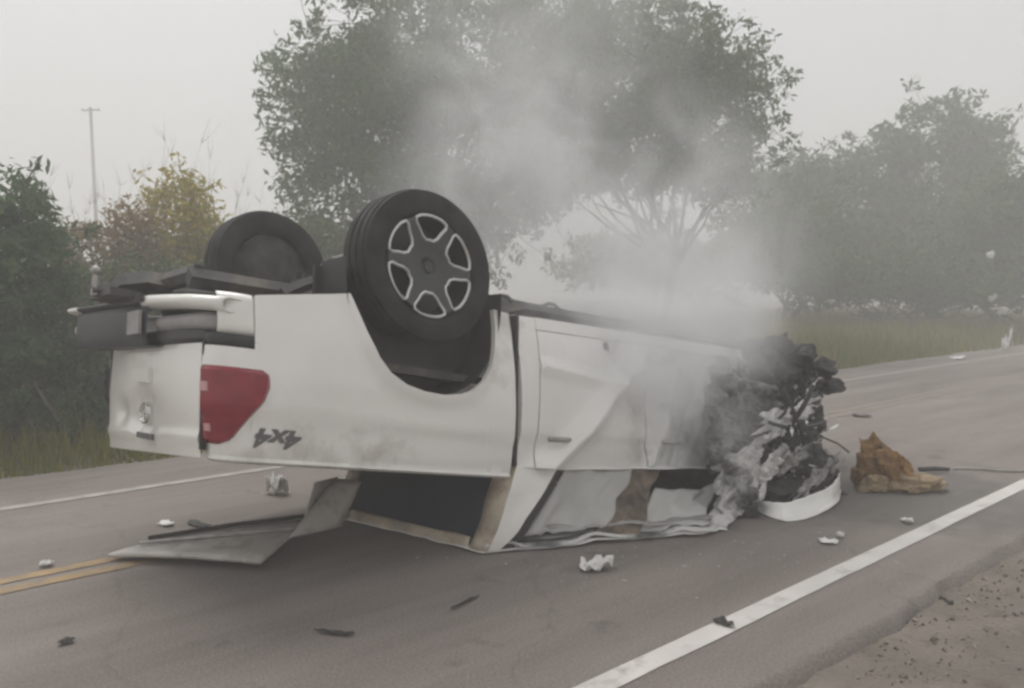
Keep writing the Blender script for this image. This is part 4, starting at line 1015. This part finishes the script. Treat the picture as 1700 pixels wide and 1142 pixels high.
bare('bare_shrub', 'tall bare twiggy shrub rising behind the yellow shrub', gbase(300, 24), 6.0, 2.6, 30, 3, M['pale_bark'])
bare('bare_shrub', 'bare thin stems standing behind the dark green bush and pole', gbase(110, 22), 4.6, 4.0, 30, 5, M['pale_bark'])
# utility pole
pole = thing('utility_pole', 'leaning wooden utility pole with a crossarm above the scrub', 'utility pole', gbase(166, 66))
pb = np.array(gbase(166, 66)); pt = at(150, 178, 66)
MB().tube([pb, pb * .5 + pt * .5, pt], [.17, .15, .12], 10).build('post', M['pole'], pole)
MB().tube([pt + np.array([-.75, 0, -.25]), pt + np.array([.75, .05, -.2])], .07, 6).build('crossarm', M['pole'], pole)
for k in (-.65, 0, .65): MB().lathe([(.03, 0), (.06, .05), (.06, .1), (.02, .2)], pt + np.array([k, 0, -.2]), 'z', 8).build('insulator', M['grey_scrap'], pole)

# verge grass
def grass_blades(n, a_rng, d0, dspan, hmin, hmax, w, seed):
    r = np.random.default_rng(seed); a = r.uniform(*a_rng, n); d = d0 + dspan * r.random(n) ** 1.2
    base = np.stack([a * HX - d * HY, a * HY + d * HX, np.full(n, -.06)], axis=1)
    clump = np.array([.5 + .5 * mnoise.noise(Vector((x * .55, y * .55, 0))) for x, y in base[:, :2]])
    h = (hmin + (hmax - hmin) * r.random(n)) * (.45 + 1.0 * clump) * np.clip((d - d0) / .8 + .25, .25, 1)
    ang = r.uniform(0, 2 * math.pi, n); wv = np.stack([np.cos(ang), np.sin(ang), np.zeros(n)], 1) * (w * (.6 + .8 * r.random(n)))[:, None]
    tip = base + np.stack([r.normal(size=n) * .22 * h, r.normal(size=n) * .22 * h, h], 1)
    return np.stack([base - wv, base + wv, tip], 1)
g = np.concatenate([grass_blades(52000, (-2, 20), 7.0, 6, .10, .45, .010, 1), grass_blades(70000, (3, 45), 7.1, 16, .15, .75, .022, 2)])
kind(np_mesh('grass', g, 3, M['grass']), 'stuff')
for k, (px, py, s) in enumerate(((1645, 422, .10), (1648, 494, .10), (1664, 515, .13))):  # pale blobs stand in for bright sky gaps between the leaves
    c = at(px, py, 23.5); b = MB(); b.lathe([(.001, -1)] + [(math.sin(math.pi * j / 6), -math.cos(math.pi * j / 6)) for j in range(1, 6)] + [(.001, 1)], (0, 0, 0), 'z', 10)
    b.map(lambda p: c + np.array(p) * s * (1 + .9 * nz(p, 2, k)) * np.array([1.3, .6, .9]))
    tag(b.build('sky_gap_blob', M['white_scrap_and_glint']), ['pale blob standing in for the highest sky gap in the hazy bush', 'pale blob standing in for a sky gap halfway up the hazy bush', 'larger pale blob standing in for the lowest sky gap in the hazy bush'][k], 'debris')

# ------------------------------------------------------------------ smoke and haze
def volume_mat(name, blobs, org, col, dens, nscale, nlo, nhi, aniso=.2, absorb=None):
    m = bpy.data.materials.new(name); m.use_nodes = True; nt = m.node_tree; N = nt.nodes; L = nt.links
    for n in list(N):
        if n.type != 'OUTPUT_MATERIAL': N.remove(n)
    out = [n for n in N if n.type == 'OUTPUT_MATERIAL'][0]
    geo = N.new('ShaderNodeNewGeometry')
    n1 = N.new('ShaderNodeTexNoise'); n1.inputs['Scale'].default_value = nscale; n1.inputs['Detail'].default_value = 5; n1.inputs['Roughness'].default_value = .58; n1.inputs['Distortion'].default_value = 1.2
    L.new(geo.outputs['Position'], n1.inputs['Vector'])
    mr = N.new('ShaderNodeMapRange'); mr.inputs[1].default_value = nlo; mr.inputs[2].default_value = nhi; L.new(n1.outputs['Fac'], mr.inputs[0])
    acc = None
    for c, r, w in blobs:
        s = N.new('ShaderNodeVectorMath'); s.operation = 'SUBTRACT'; s.inputs[1].default_value = tuple(c); L.new(geo.outputs['Position'], s.inputs[0])
        d = N.new('ShaderNodeVectorMath'); d.operation = 'DIVIDE'; d.inputs[1].default_value = tuple(r); L.new(s.outputs[0], d.inputs[0])
        q = N.new('ShaderNodeVectorMath'); q.operation = 'DOT_PRODUCT'; L.new(d.outputs[0], q.inputs[0]); L.new(d.outputs[0], q.inputs[1])
        e = N.new('ShaderNodeMapRange'); e.interpolation_type = 'SMOOTHSTEP'; e.inputs[1].default_value = 1.0; e.inputs[2].default_value = 0.0; e.inputs[3].default_value = 0; e.inputs[4].default_value = w; L.new(q.outputs['Value'], e.inputs[0])
        if acc is None: acc = e.outputs[0]
        else:
            ad = N.new('ShaderNodeMath'); ad.operation = 'ADD'; L.new(acc, ad.inputs[0]); L.new(e.outputs[0], ad.inputs[1]); acc = ad.outputs[0]
    mu = N.new('ShaderNodeMath'); mu.operation = 'MULTIPLY'; L.new(acc, mu.inputs[0]); L.new(mr.outputs[0], mu.inputs[1])
    mu2 = N.new('ShaderNodeMath'); mu2.operation = 'MULTIPLY'; mu2.inputs[1].default_value = dens; L.new(mu.outputs[0], mu2.inputs[0])
    pv = N.new('ShaderNodeVolumePrincipled'); pv.inputs['Color'].default_value = (*col, 1); pv.inputs['Anisotropy'].default_value = aniso
    L.new(mu2.outputs[0], pv.inputs['Density']); L.new(pv.outputs[0], out.inputs['Volume'])
    return m
BL = []
def blob(px, py, Y, r, w):
    BL.append((at(px, py, Y), r if not np.isscalar(r) else (r, r, r), w))
blob(1130, 570, 5.0, (.75, .7, .55), .9)
blob(1010, 555, 4.6, (.75, .6, .45), .75)
blob(1130, 470, 5.6, (.85, .9, .65), .55)
blob(1240, 430, 6.0, (.7, .8, .7), .18)
blob(980, 420, 5.4, (.9, .8, .75), .45)
blob(1070, 310, 6.0, (1.2, .9, .95), .30)
blob(840, 270, 5.9, (.85, .8, 1.1), .40)
blob(880, 60, 6.4, (1.5, 1.0, 1.3), .17)
blob(710, 330, 5.4, (.5, .6, .6), .14)
blob(1170, 680, 4.8, (.50, .40, .42), .5)
blob(1040, 650, 4.45, (.60, .38, .42), .38)
blob(1260, 560, 5.3, (.35, .35, .35), .35)
lo = np.min([c - np.array(r) for c, r, w in BL], axis=0); hi = np.max([c + np.array(r) for c, r, w in BL], axis=0)
lo[2] = max(lo[2], .02)
smoke_m = volume_mat('smoke', BL, None, (.94, .945, .955), 3.4, 1.7, .36, .66)
b = MB(); b.box(lo - .02, hi + .02, 1); o = b.build('smoke', smoke_m, None, smooth=False); kind(o, 'stuff'); o['label'] = 'grey smoke drifting up from the burnt front of the truck'
hz = bpy.data.materials.new('haze'); hz.use_nodes = True; N = hz.node_tree.nodes
for n in list(N):
    if n.type != 'OUTPUT_MATERIAL': N.remove(n)
pv = N.new('ShaderNodeVolumePrincipled'); pv.inputs['Color'].default_value = (.92, .92, .91, 1); pv.inputs['Density'].default_value = .0170; pv.inputs['Anisotropy'].default_value = .1
hz.node_tree.links.new(pv.outputs[0], [n for n in N if n.type == 'OUTPUT_MATERIAL'][0].inputs['Volume'])
b = MB(); b.box((-G - 8, -G - 4, -1.2), (G + 8, G + 14, 13.5), 1); o = b.build('haze', hz, None, smooth=False); kind(o, 'stuff')

for o in list(bpy.data.objects):
    if '_base' in o: del o['_base']
